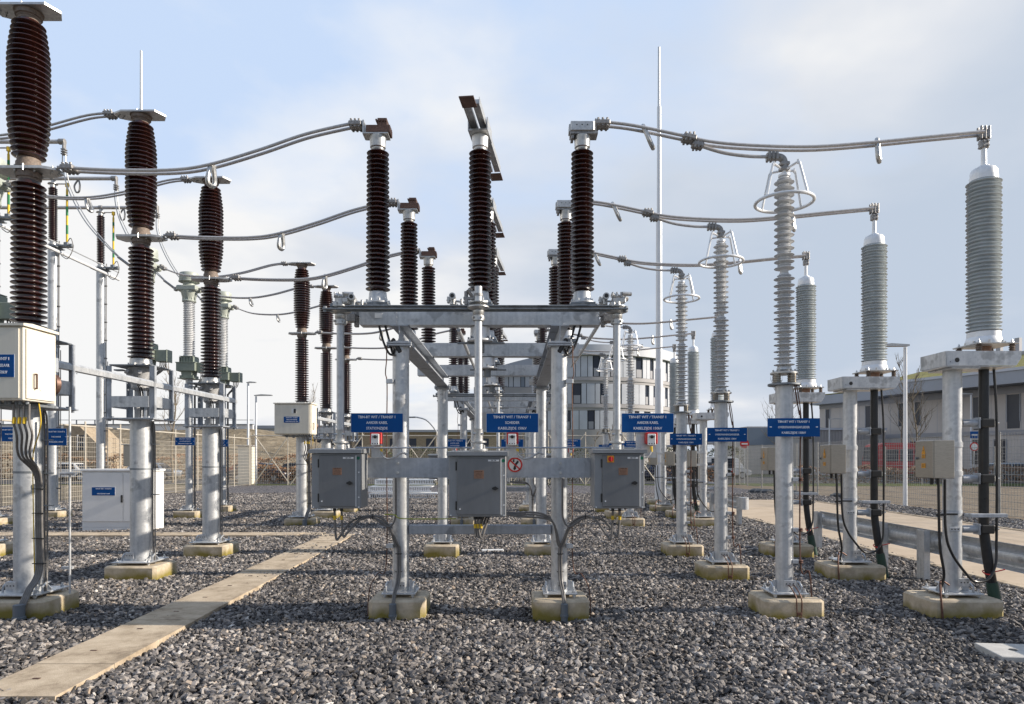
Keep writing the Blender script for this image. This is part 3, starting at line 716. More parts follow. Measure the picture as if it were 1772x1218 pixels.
# ------------------------------------------------------------ control cabinets
def cabinet(side):
    big = side == 'centre'
    x = XD[side]; yf = 7.0 if big else 7.22; w = .585 if big else .52; z1 = 1.815 if big else 1.842; z0 = 1.19 if big else 1.258; yb = 7.58
    if side == 'right': w = .53
    o = thing('control_cabinet', 'x', 'control cabinet', (x, yf, z0), 'grey control cabinets on the switch frames')
    x0, x1 = x - w / 2, x + w / 2
    mb = MB(); mb.b2(x0, x1, yf, yb, z0, z1, .006); part('body', mb, 'cab_edge', o)
    mb = MB(); mb.prism([(yf - .045, z1 + .002), (yf - .045, z1 + .042), (yb, z1 + .062), (yb, z1 + .002)], x0 - .02, x1 + .02, 'x'); part('roof', mb, 'cab_edge', o)
    dx0, dx1 = x0 + .085, x1 - .052
    mb = MB(); mb.b2(dx0, dx1, yf - .022, yf - .002, z0 + .022, z1 - .022, .004); d = part('door', mb, 'cab_grey', o)
    mb = MB(); mb.b2(dx1 + .001, dx1 + .008, yf - .018, yf - .001, z0 + .022, z1 - .022); part('door_edge', mb, 'alu_white', d)
    mb = MB()
    for z in (z0 + .115, z1 - .105): mb.b2(dx0 - .016, dx0 - .001, yf - .018, yf - .001, z - .045, z + .045, .003)
    part('hinge', mb, 'black', o)
    hx = dx1 - .055; hz_ = (z0 + z1) / 2 - .02
    mb = MB(); mb.cyl((hx, yf - .023, hz_), (hx, yf - .035, hz_), .017, seg=12); mb.prism([(hx - .034, hz_ - .008), (hx, hz_ - .02), (hx + .034, hz_), (hx, hz_ + .022), (hx - .034, hz_ + .006)], yf - .048, yf - .035); part('handle', mb, 'black', d)
    mb = MB(); px = (dx0 + dx1) / 2 + (.02 if side == 'right' else -.0); pz = z1 - .19; mb.box(px, yf - .0245, pz, .095 if not big else .10, .004, .075 if not big else .085); pl = part('rating_plate', mb, 'bronze', d)
    mb = MB(); text_mesh(mb, 'TYPE EL 230', px, yf - .027, pz + .03, .014)
    for k in range(4): mb.box(px, yf - .0268, pz + .012 - k * .013, .07, .001, .003)
    part('plate_text', mb, 'rust', pl)
    mb = MB(); mb.box(dx1 - .075, yf - .0245, z1 - .048, .11, .004, .018); st = part('label_strip', mb, 'signwhite', d)
    mb = MB(); text_mesh(mb, {'left': '-Q51 . E 01', 'centre': '-Q0 . E 02', 'right': '-Q52 . E 03'}[side], dx1 - .075, yf - .0268, z1 - .048, .013); part('strip_text', mb, 'black', st)
    mb = MB(); mb.cyl((x1 - .026, yf - .001, z1 - .05), (x1 - .026, yf - .006, z1 - .05), .017, seg=16); part('round_sticker', mb, 'greendot', o)
    mb = MB()
    for xx, zz_ in ((x0 + .02, z0 + .015), (x1 - .02, z0 + .015), (x1 - .02, z0 + .12), (x1 - .02, z1 - .2), (dx0 + .03, z0 + .08)): mb.cyl((xx, yf - .004 if xx != dx0 + .03 else yf - .03, zz_), (xx, yf, zz_), .008, seg=8)
    part('screw', mb, 'alu_white', o)
    if side == 'right':
        mb = MB(); sx, sz = dx0 + .085, z1 - .06; mb.box(sx, yf - .026, sz, .072, .008, .072, .003); sw = part('rotary_switch', mb, 'orange', d)
        mb = MB(); mb.cyl((sx, yf - .03, sz), (sx, yf - .042, sz), .027, seg=20); mb.box(sx, yf - .05, sz, .014, .018, .05, .003); part('knob', mb, 'red', sw)
    # glands and cables under the box
    mb = MB(); n = 2 if not big else 3
    gx = [x - .05 + .075 * k for k in range(n)] if not big else [x - .03 + .03 * k for k in range(3)]
    for g_ in gx: mb.cyl((g_, yf + .13, z0 - .001), (g_, yf + .13, z0 - .035), .018, seg=12)
    part('cable_gland', mb, 'rubber', o)
    mb = MB()
    for g_ in gx: mb.cyl((g_, yf + .13, z0 - .085), (g_, yf + .13, z0 - .13), .016, seg=12)
    part('cable_sleeve', mb, 'yellow', o)
    lab = lambda b: {'left': 'grey cabinet', 'centre': 'larger grey cabinet', 'right': 'grey cabinet with red and yellow rotary switch'}[side] + f', {side} of three on the {BAY[b]} switch frame'
    o['label'] = lab(0); dup(o, (0, DB, 0), lab(1))
    return gx, yf + .13, z0
CG = {s: cabinet(s) for s in XD}
def frame_cables():
    def W(px, py, Y): return at(px, py, Y)
    XL, XR = XF - .905, XF + .905
    rs_ = dict(seg=8)
    for side, sgn in (('left', 1), ('right', -1)):
        gx, gy, z0 = CG[side]; px_ = XL if sgn > 0 else XR
        o = thing('cable_bundle', 'x', 'cables', (px_, 7.6, .3), 'cable bundles looping from the cabinets')
        for k, g_ in enumerate(gx):
            mb = MB(); dz = .03 * k; xo = (-.012 + .026 * k)
            a = g_; pts = [(a, gy, z0 - .03), (a + sgn * .005, gy, z0 - .18), (a + sgn * .02, gy, z0 - .34 + dz), (a + sgn * .06, gy + .02, z0 - .30 + dz), (a + sgn * .17, gy + .1, z0 - .15 + dz * .3), (px_ - sgn * .27, 7.56, z0 - .105 - dz * .8), (px_ - sgn * .12, 7.60, z0 - .19 - dz), (px_ - sgn * .03 + xo, 7.65, z0 - .42), (px_ + xo, 7.66, .75), (px_ + xo, 7.62, .45), (px_ - sgn * .025 + xo * .7, 7.50, .28), (px_ - sgn * .03 + xo * .7, 7.44, .12)]
            mb.tube(pts, .0125, 10, 7); part('cable', mb, 'cable', o)
        mb = MB()
        for z in (.72, .52): mb.box(px_, 7.655, z, .07, .04, .008)
        mb.box(px_ - sgn * .27, 7.56, z0 - .11, .008, .04, .06); mb.box(px_ - sgn * .42, 7.53, z0 - .13, .008, .04, .055)
        part('cable_tie', mb, 'black', o)
        lab = lambda b: f'{side} cable bundle looping from cabinet to post foot in the {BAY[b]} bay'
        o['label'] = lab(0); dup(o, (0, DB, 0), lab(1))
        mb = MB(); cx = px_ - sgn * .03; mb.lathe([(.038, -.05), (.038, .06), (.047, .065), (.047, .085), (.040, .09), (.040, .20), (.034, .205)], cx, 7.44, 18)
        lab = lambda b: f'grey pipe socket on the ground before the {side} front post, {BAY[b]} bay'
        o = solo('pipe_socket', mb, 'conduit', lab(0), 'pipe', 'pipe sockets', (cx, 7.44, 0)); dup(o, (0, DB, 0), lab(1))
        # second cable from the beam: vertical run and side bow
        mb = MB(); mb.tube([(px_ - sgn * .02, 7.57, 1.57), (px_ - sgn * .02, 7.58, 1.30), (px_ - sgn * .03, 7.60, 1.12), (px_ - sgn * .10, 7.58, 1.03), (px_ - sgn * .25, 7.56, z0 - .13)], .011, 8, 6)
        lab = lambda b: f'short {side} cable bow under the mounting beam of the {BAY[b]} frame'
        o = solo('cable', mb, 'cable', lab(0), 'cable', None, (px_, 7.6, 1.5)); dup(o, (0, DB, 0), lab(1))
    gx, gy, z0 = CG['centre']
    o = thing('cable_bundle', 'x', 'cables', (XD['centre'], 7.2, 1.0), 'cable bundles looping from the cabinets')
    for k, g_ in enumerate(gx):
        mb = MB(); mb.tube([(g_, gy, z0 - .03), (g_ - .01 * k, gy, z0 - .16), (g_ + .01, gy, z0 - .215 - .01 * k), (g_ + .05, gy + .05, z0 - .12), (g_ + .12, gy + .2, z0 + .0), (g_ + .4, 7.52, z0 - .0 - .02 * k), (XR - .22, 7.56, z0 - .01 - .025 * k), (XR - .08, 7.6, z0 - .12), (XR - .03 + .01 * k, 7.65, z0 - .35), (XR - .005, 7.66, .8)], .011, 8, 7); part('cable', mb, 'cable', o)
    lab = lambda b: f'cables from the middle cabinet running right to the post, {BAY[b]} bay'
    o['label'] = lab(0); dup(o, (0, DB, 0), lab(1))
    mb = MB(); mb.tube([(-1.42, 7.60, 1.165), (-1.30, 7.58, 1.16), (-1.2, 7.57, 1.12), (-.62, 7.56, 1.12)], .0065, 6, 5)
    lab = lambda b: f'thin yellow-green earth wire across the left post of the {BAY[b]} frame'
    o = solo('earth_wire', mb, 'ye_green', lab(0), 'wire', None, (-1, 7.6, 1.1)); dup(o, (0, DB, 0), lab(1))
frame_cables()
# ------------------------------------------------------------ signs
def sign(cx, y, cz, w, h, lines, lab, group='blue name signs', tab=False, size=.030, frame_=True, gap=None):
    o = thing('name_sign', lab, 'sign', (cx, y, cz), group)
    mb = MB(); mb.b2(cx - w / 2, cx + w / 2, y, y + .004, cz - h / 2, cz + h / 2); p = part('panel', mb, 'blue', o)
    if frame_:
        mb = MB(); mb.b2(cx - w / 2 - .004, cx + w / 2 + .004, y + .0045, y + .008, cz - h / 2 - .004, cz + h / 2 + .004); part('backing_plate', mb, 'signwhite', o)
    mb = MB(); g_ = gap or h * .30
    for k, t in enumerate(lines): text_mesh(mb, t, cx, y - .001, cz + g_ * ((len(lines) - 1) / 2 - k) + size * .05, size * 1.32, w * .80)
    part('lettering', mb, 'letter', o)
    if tab:
        mb = MB()
        for s in (-1, 1): mb.box(cx + s * w * .44, y - .002, cz + .005, .022, .003, .010)
        part('fixing_clip', mb, 'letter', o)
    return o
for b in (0, 1):
    t0 = ['TBN-BT WIT / TRANSF 1', 'TBN-BT WIT / TRANSF 2'][b]
    for k, (cx, l2, l3, nm) in enumerate(((-1.476, 'AARDER KABEL', 'STATIONZIJDE', 'left'), (.003, 'SCHEIDER', 'KABELZIJDE 150kV', 'middle'), (1.483, 'AARDER KABEL', 'KABELZIJDE 150kV', 'right'))):
        sign(cx, 7.46 + b * DB, 2.177, .565, .205, [t0, l2, l3], f'large blue sign reading {l2} {l3}, {nm} of three on the {BAY[b]} switch frame')
def sign_post(k):
    cx, nm = ((-1.476, 'left'), (.003, 'middle'), (1.483, 'right'))[k]
    o = thing('sign_bracket', 'x', 'bracket', (cx, 7.5, 1.8), 'zinc uprights behind the large signs')
    mb = MB(); w = .07 if k < 2 else .115; mb.b2(cx - w, cx + w - .01, 7.50, 7.506, 1.797, 2.24); mb.b2(cx - w, cx - w + .006, 7.506, 7.55, 1.797, 2.24)
    part('upright', mb, 'galv', o)
    lab = lambda b: f'zinc upright holding the {nm} large blue sign of the {BAY[b]} bay'
    o['label'] = lab(0); dup(o, (0, DB, 0), lab(1))
    kx = cx + (0, .005, .035)[k]; kz = 2.0
    o = thing('key_switch_box', 'x', 'key box', (kx, 7.38, kz), 'red key boxes under the large signs')
    mb = MB(); mb.b2(kx - .065, kx + .062, 7.40, 7.498, kz - .055, kz + .07, .008); part('housing', mb, 'red', o)
    mb = MB(); mb.b2(kx - .05, kx + .038, 7.385, 7.398, kz - .068, kz + .055, .006); part('cover', mb, 'signwhite', o)
    mb = MB(); mb.cyl((kx - .005, 7.384, kz + .022), (kx - .005, 7.375, kz + .022), .019, seg=6); mb.box(kx - .005, 7.372, kz + .022, .06, .008, .012, .003)
    for i in range(3): mb.cyl((kx - .033 + i * .028, 7.384, kz - .05), (kx - .033 + i * .028, 7.381, kz - .05), .006, seg=8)
    part('key_knob', mb, 'black', o)
    mb = MB(); mb.tube([(kx + .05, 7.44, kz - .05), (kx + .05, 7.44, kz - .11), (kx + .06, 7.43, kz - .17), (kx + .12, 7.42, kz - .215), (kx + .20, 7.42, kz - .20), (kx + .28, 7.42, kz - .15), (kx + .33, 7.43, kz - .17)] if k < 2 else [(kx + .0, 7.44, kz - .05), (kx + .0, 7.44, kz - .11), (kx - .02, 7.43, kz - .17), (kx - .07, 7.42, kz - .2), (kx - .14, 7.42, kz - .17)], .011, 8, 6)
    part('cable', mb, 'capgrey', o)
    mb = MB(); xx = kx + (.05 if k < 2 else 0); mb.cyl((xx, 7.44, kz - .08), (xx + .003, 7.44, kz - .14), .014, seg=10); part('sleeve', mb, 'yellow', o)
    lab = lambda b: f'red and white key switch box under the {nm} large sign of the {BAY[b]} bay'
    o['label'] = lab(0); dup(o, (0, DB, 0), lab(1))
for k in range(3): sign_post(k)
def noswitch():
    cx, y, cz = .033, 7.575, 1.718
    o = thing('prohibition_sign', 'x', 'prohibition sign', (cx, y, cz))
    mb = MB(); mb.cyl((cx, y, cz), (cx, y + .004, cz), .083, seg=40); part('disc', mb, 'signwhite', o)
    mb = MB()
    pts = [(cx + .074 * math.cos(t * math.pi / 20), y - .001, cz + .074 * math.sin(t * math.pi / 20)) for t in range(40)]
    def flat(mb, a, b_, w):
        a = Vector(a); b_ = Vector(b_); d = (b_ - a).normalized(); n_ = Vector((-d.z, 0, d.x)) * w
        mb.prism([((a + n_).x, (a + n_).z), ((b_ + n_).x, (b_ + n_).z), ((b_ - n_).x, (b_ - n_).z), ((a - n_).x, (a - n_).z)], y - .003, y - .0005)
    for i in range(40): flat(mb, pts[i], pts[(i + 1) % 40], .009)
    flat(mb, (cx - .055, y, cz + .05), (cx + .055, y, cz - .05), .008); part('red_ring', mb, 'red', o)
    mb = MB(); flat(mb, (cx + .005, y, cz - .0), (cx + .035, y, cz + .04), .012)
    mb.prism([(cx - .02, cz - .045), (cx - .004, cz - .062), (cx + .014, cz - .04), (cx + .006, cz - .01), (cx - .006, cz - .0)], y - .003, y - .0005); mb.b2(cx - .022, cx - .006, y - .003, y - .0005, cz + .03, cz + .06)
    part('black_switch_symbol', mb, 'black', o)
    lab = lambda b: f'round red and white do-not-switch sign beside the middle cabinet of the {BAY[b]} bay'
    o['label'] = lab(0); dup(o, (0, DB, 0), lab(1))
noswitch()
# bearing drum under every turning column
def drum():
    o = thing('bearing_drum', 'x', 'bearing', (XF, Y1, 3.2), 'white bearing drums under the beams')
    mb = MB(); mb.lathe([(.11, 3.12), (.15, 3.125), (.15, 3.145), (.115, 3.15), (.11, 3.28), (.10, 3.292)], XF, Y1 + .02, 24); part('drum', mb, 'alu_white', o)
    mb = MB(); bolts(mb, XF, Y1 + .02, 3.146, .132, 8); mb.b2(XF - .26, XF + .28, Y1, Y1 + .05, 3.10, 3.118, .003); mb.cyl((XF, Y1 + .02, 3.0), (XF, Y1 + .02, 3.118), .05, seg=12); part('lever', mb, 'galv_dark', o)
    phases(o, lambda b, p: f'round bearing drum under the {ORD[p]} beam of the {BAY[b]} switch frame')
drum()
fr2 = dup(fr, (0, DB, 0), 'galvanised steel switch frame on four posts in the rear bay, seen through the front frame', skip=())
# ------------------------------------------------------------ circuit breaker poles (left)
XB = -5.52
for b in (0, 1):
    for p in range(3): plinth(XB + .02, ROW[p] - .02 + b * DB, .76, .68, f'wide concrete plinth under the {ORD[p]} brown breaker column of the {BAY[b]} bay', GP)
def breaker():
    x, y = XB, Y1
    o = thing('circuit_breaker_column', 'x', 'circuit breaker', (x, y, .23), 'tall brown circuit breaker columns')
    mb = MB(); mb.cyl((x, y, .28), (x, y, 2.352), .148, seg=36); p_ = part('post', mb, 'galv', o)
    mb, z = base_plate(x, y, .56, post_r=.15); hole_plate(mb, x - .06, y - .20, .37, .12); part('base_plate', mb, 'galv', p_)
    mb = MB(); holes(mb, x - .06, y - .20, .37, .12); part('bolt_hole', mb, 'black', p_)
    fm = MB(); fm.b2(x - .36, x + .36, y - .33, y + .33, 2.354, 2.376, .003)
    for a in (-1, 1):
        for c in (-1, 1):
            cx, cy = x + a * .31, y + c * .28
            fm.b2(cx - .035, cx + .035, cy - .004, cy + .004, 2.378, 3.13); fm.b2(cx + a * .035 - .004, cx + a * .035 + .004, cy - .004 - (c > 0) * .05, cy + .004 + (c < 0) * .05, 2.378, 3.13)
            fm.cyl((cx - a * .05, cy, 2.37), (cx - a * .05, cy, 2.40), .02, seg=6); fm.cyl((cx, cy, 2.33), (cx, cy, 2.353), .03, seg=6)
    part('support_frame', fm, 'galv_dull', o)
    mb = MB(); mb.b2(x - .27, x + .27, y - .296, y - .290, 2.53, 2.69, .002); mb.b2(x - .27, x + .27, y + .290, y + .296, 2.53, 2.69, .002); mb.b2(x + .326, x + .332, y - .23, y + .23, 2.53, 2.69, .002); mb.b2(x - .332, x - .326, y - .23, y + .23, 2.53, 2.69, .002)
    part('bracing_band', mb, 'galv', o)
    mb = MB(); mb.b2(x - .30, x + .30, y - .30, y + .30, 3.132, 3.15, .003); mb.b2(x - .38, x - .25, y - .05, y + .05, 3.09, 3.11); part('top_plate', mb, 'galv_dark', o)
    mb = MB(); mb.lathe([(.10, 2.80), (.13, 2.83), (.14, 3.0), (.17, 3.08), (.17, 3.13)], x, y, 24); mb.b2(x - .12, x - .02, y - .16, y - .04, 2.92, 3.1, .01)
    mb.cyl((x + .03, y - .10, 3.04), (x + .10, y - .22, 3.05), .03, seg=12); mb.cyl((x - .17, y - .1, 3.06), (x - .07, y - .24, 3.06), .025, seg=12); mb.cyl((x - .05, y, 2.376), (x - .05, y, 2.82), .045, seg=16); mb.cyl((x + .1, y + .08, 2.376), (x + .1, y + .08, 3.1), .05, seg=16)
    part('gear_housing', mb, 'capgrey', o)
    mb = MB(); mb.tube([(x + .02, y - .12, 3.0), (x + .04, y - .2, 2.9), (x + .1, y - .2, 2.84), (x + .12, y - .17, 2.7), (x + .12, y - .17, 2.4)], .010, 8, 6); mb.tube([(x - .0, y - .12, 3.0), (x + .0, y - .2, 2.93), (x + .06, y - .2, 2.86), (x + .09, y - .17, 2.7), (x + .09, y - .17, 2.4)], .008, 8, 6); part('control_cable', mb, 'rubber', o)
    mb = MB(); mb.lathe([(.19, 3.152), (.19, 3.165), (.155, 3.175), (.15, 3.26), (.14, 3.27)], x, y, 28); bolts(mb, x, y, 3.165, .172, 8); part('lower_flange', mb, 'alu', o)
    mb = MB(); mb.lathe([(.118, 3.265)] + sheds(3.27, 4.93, 27, .115, .176, r_fn=lambda t: 1.03 - .06 * t) + [(.115, 4.95)], x, y, 40); part('lower_insulator', mb, 'brown', o)
    mb = MB(); mb.lathe([(.112, 4.935), (.112, 4.975), (.125, 4.98), (.128, 5.045)], x, y, 28); mb.lathe([(.14, 5.085), (.14, 5.10), (.13, 5.105), (.128, 5.155), (.118, 5.16), (.114, 5.205)], x, y, 28)
    part('collar', mb, 'brown_band', o)
    mb = MB()
    poly = [(x - .30, y - .14), (x - .36, y), (x - .30, y + .14), (x + .22, y + .14), (x + .36, y + .075), (x + .36, y - .075), (x + .22, y - .14)]
    mb.prism(poly, 5.05, 5.08, 'z'); bolts(mb, x, y, 5.03, .14, 8, .011, .07, .2); bolts(mb, x + .30, y, 5.03, .045, 4, .009, .075); part('middle_terminal', mb, 'alu', o)
    prof = lambda t: 1 - .24 * max(0, (abs(t - .5) - .22) / .28) ** 1.3
    mb = MB(); mb.lathe([(.115, 5.20)] + sheds(5.21, 6.76, 25, .152, .215, r_fn=prof) + [(.11, 6.775)], x, y, 44); part('upper_insulator', mb, 'brown', o)
    mb = MB(); mb.lathe([(.112, 6.765), (.112, 6.80), (.118, 6.805), (.118, 6.82), (.135, 6.825), (.135, 6.87), (.15, 6.875)], x, y, 28); part('collar', mb, 'brown_band', o)
    mb = MB(); poly2 = [(x - .36, y - .075), (x - .22, y - .15), (x + .28, y - .15), (x + .36, y + .02), (x + .28, y + .15), (x - .22, y + .15), (x - .36, y + .075)]
    mb.prism(poly2, 6.88, 6.905, 'z'); bolts(mb, x, y, 6.855, .12, 8, .011, .075); bolts(mb, x - .29, y, 6.86, .045, 4, .009, .07); part('top_terminal', mb, 'alu', o)
    # conduits strapped down the side of the post
    mb = MB(); xx, yy = x + .16, y + .03
    for k in range(2): mb.tube([(xx + .03 * k - .02, yy - .01 * k, 2.34), (xx + .03 * k, yy, 2.1), (xx + .03 * k, yy, .9), (xx + .02 + .03 * k, yy - .03, .55), (xx + .06 + .02 * k, yy - .1, .25), (xx + .09, yy - .16, .02)], .0105, 8, 5)
    c_ = part('cable_run', mb, 'cable', o)
    mb = MB()
    for z in (2.0, 1.62, 1.25): mb.box(xx + .03, yy, z, .12, .05, .012)
    mb.lathe([(.151, 1.62), (.151, 1.645)], x, y, 30); part('strap', mb, 'galv_dark', c_)
    return phases(o, lambda b, p: f'tall double brown breaker column on a thick zinc post, {ORD[p]} of three in the {BAY[b]} bay')
BK = breaker()
def cream():
    x0, x1, y0, y1, z0, z1 = -6.0, -5.085, 7.1, 7.6, 2.395, 3.165
    o = thing('drive_cabinet', 'x', 'cabinet', (x1, y0, z0), 'cream breaker drive cabinets')
    mb = MB(); mb.b2(x0, x1, y0, y1, z0, z1, .006); part('body', mb, 'cream', o)
    mb = MB(); mb.prism([(y0 - .035, z1 + .002), (y0 - .035, z1 + .026), (y0 + .1, z1 + .042), (y1 + .02, z1 + .03), (y1 + .02, z1 + .002)], x0 - .02, x1 + .03, 'x'); part('roof', mb, 'cream', o)
    mb = MB(); mb.b2(x0 + .02, x1 - .035, y0 - .016, y0 - .002, z0 + .02, z1 - .02, .003); d = part('front_door', mb, 'cream', o)
    mb = MB(); mb.b2(x1 + .002, x1 + .016, y0 + .03, y1 - .015, z0 + .02, z1 - .02, .003); sd_ = part('side_door', mb, 'cream', o)
    mb = MB(); hy = y0 + .12; hz0 = z0 + .14
    mb.box(x1 + .04, hy + .03, hz0 + .07, .012, .014, .16); mb.box(x1 + .028, hy + .03, hz0 - .005, .024, .018, .014); mb.box(x1 + .028, hy + .03, hz0 + .147, .024, .018, .014); mb.box(x1 + .018, hy + .005, hz0 + .07, .003, .008, .16)
    part('door_handle', mb, 'rust', sd_)
    mb = MB(); mb.cyl((x1 + .016, hy + .13, hz0 + .01), (x1 + .022, hy + .13, hz0 + .01), .028, seg=20); part('lock_cover', mb, 'white', sd_)
    mb = MB(); cx = (x0 + x1) / 2; mb.b2(cx - .02, cx + .10, y0 - .02, y0 - .017, z1 - .24, z1 - .12); w_ = part('inspection_window', mb, 'signwhite', d)
    mb = MB(); mb.b2(cx + .035, cx + .09, y0 - .024, y0 - .0205, z1 - .232, z1 - .128); part('pane', mb, 'black', w_)
    mb = MB()
    for k in range(6): mb.cyl((x1 - .32 + k * .055, y0 + .1 + .02 * (k % 2), z0 - .035), (x1 - .32 + k * .055, y0 + .1 + .02 * (k % 2), z0), .02, seg=10)
    mb.b2(x0 + .1, x1 - .05, y0 + .3, y1 + .1, z0 - .045, z0 - .012); part('gland_row', mb, 'galv_dark', o)
    lab = lambda b: ['cream painted drive cabinet at the left edge on the nearest breaker post', 'cream drive cabinet with small window on the first breaker post of the rear bay'][b]
    o['label'] = lab(0); dup(o, (0, DB, 0), lab(1))
    for b in (0, 1):
        sign(cx - .0 - .0 + (-.015 if b else .0), y0 - .022 + b * DB, z0 + .37, .40, .155, [['TBN-BT WIT / TRANSF 1', 'TBN-BT WIT / TRANSF 2'][b], 'VERMOGENSSCHAKELAAR', ['KABELZIJDE 150kV', 'TRANSFORMATORZIJDE 150kV'][b]], f'blue breaker sign on the front door of the {["nearest", "rear bay"][b]} cream cabinet', size=.022) if b else sign(-5.40, y0 - .022, z0 + .355, .47, .235, ['TBN-BT WIT / TRANSF 1', 'VERMOGENSSCHAKELAAR', 'KABELZIJDE 150kV'], 'blue breaker sign cut off at the left edge on the nearest cream cabinet', size=.032)
    # cables from the cabinet down the post to the conduit
    o = thing('cable_bundle', 'x', 'cables', (-5.3, 7.45, .3), 'cable bundles down the breaker posts')
    for k in range(4):
        xs_ = -5.165 - .055 * (3 - k) + .04; xe = -5.295 + .020 * k
        mb = MB(); mb.tube([(xs_ + .02, 7.22, z0 - .03), (xs_ + .02, 7.22, z0 - .22), (xs_ + .03, 7.25, z0 - .36), (xe - .05 + .02 * k, 7.40, z0 - .58), (xe, 7.58, z0 - .80), (xe, 7.60, 1.1), (xe, 7.60, .55), (xe - .03, 7.48, .34), (xe - .05, 7.38, .15)], .0125, 10, 6); part('cable', mb, 'cable', o)
    mb = MB()
    for k in range(3): xs_ = -5.165 - .055 * (3 - k) + .06; mb.cyl((xs_, 7.22, z0 - .24), (xs_ + .003, 7.225, z0 - .17), .019, seg=12)
    part('sleeve', mb, 'yellow', o)
    mb = MB()
    for z in (1.45, 1.18, .9, .62): mb.box(-5.265, 7.60, z, .13, .045, .008)
    part('cable_tie', mb, 'black', o)
    mb = MB(); mb.tube([(-5.13, 7.4, z0), (-5.12, 7.42, z0 - .2), (-5.17, 7.45, z0 - .36), (-5.25, 7.5, z0 - .5), (-5.32, 7.58, z0 - .75), (-5.33, 7.62, .5)], .006, 6, 6); part('yellow_wire', mb, 'yellow', o)
    lab = lambda b: f'thick cable bundle running down the nearest breaker post of the {BAY[b]} bay'
    o['label'] = lab(0); dup(o, (0, DB, 0), lab(1))
    mb = MB(); mb.lathe([(.055, -.05), (.055, .05), (.066, .055), (.066, .08), (.057, .085), (.057, .21), (.045, .215)], -5.315, 7.36, 20)
    lab = lambda b: f'grey pipe socket beside the nearest breaker plinth of the {BAY[b]} bay'
    o = solo('pipe_socket', mb, 'conduit', lab(0), 'pipe', 'pipe sockets', (-5.315, 7.36, 0)); dup(o, (0, DB, 0), lab(1))
    mb = MB(); mb.cyl((-5.0, 7.72, .26), (-5.0, 7.72, 2.37), .012, seg=8); mb.box(-5.04, 7.74, .55, .12, .04, .03); mb.cyl((-5.09, 7.7, 1.62), (-4.94, 7.7, 1.62), .02, seg=10)
    solo('thin_rod', mb, 'galv', 'thin zinc rod standing upright beside the nearest breaker post', 'rod', None, (-5, 7.72, .26))
    # drive shaft cover joining the three columns
    o = thing('shaft_cover', 'x', 'shaft cover', (-5.2, 7.7, 2.9), 'long zinc shaft covers')
    mb = MB(); mb.prism([(-5.17, 2.825), (-5.17, 2.885), (-5.19, 2.91), (-5.235, 2.91), (-5.255, 2.885), (-5.255, 2.825)], 7.78, 12.85); part('cover', mb, 'galv', o)
    mb = MB()
    for k in range(9): mb.box(-5.16, 8.1 + k * .52, 2.795, .01, .02, .012)
    mb.b2(-5.30, -5.155, 7.68, 7.775, 2.76, 2.93, .01); mb.cyl((-5.2, 7.72, 2.93), (-5.2, 7.72, 3.02), .03, seg=10); part('bracket', mb, 'galv_dull', o)
    mb = MB(); mb.cyl((-5.17, 7.66, 2.62), (-5.15, 7.70, 2.62), .115, .115, seg=24); part('drive_wheel', mb, 'rust', o)
    lab = lambda b: f'long pale shaft cover linking the three breaker columns of the {BAY[b]} bay'
    o['label'] = lab(0); dup(o, (0, DB, 0), lab(1))
cream()
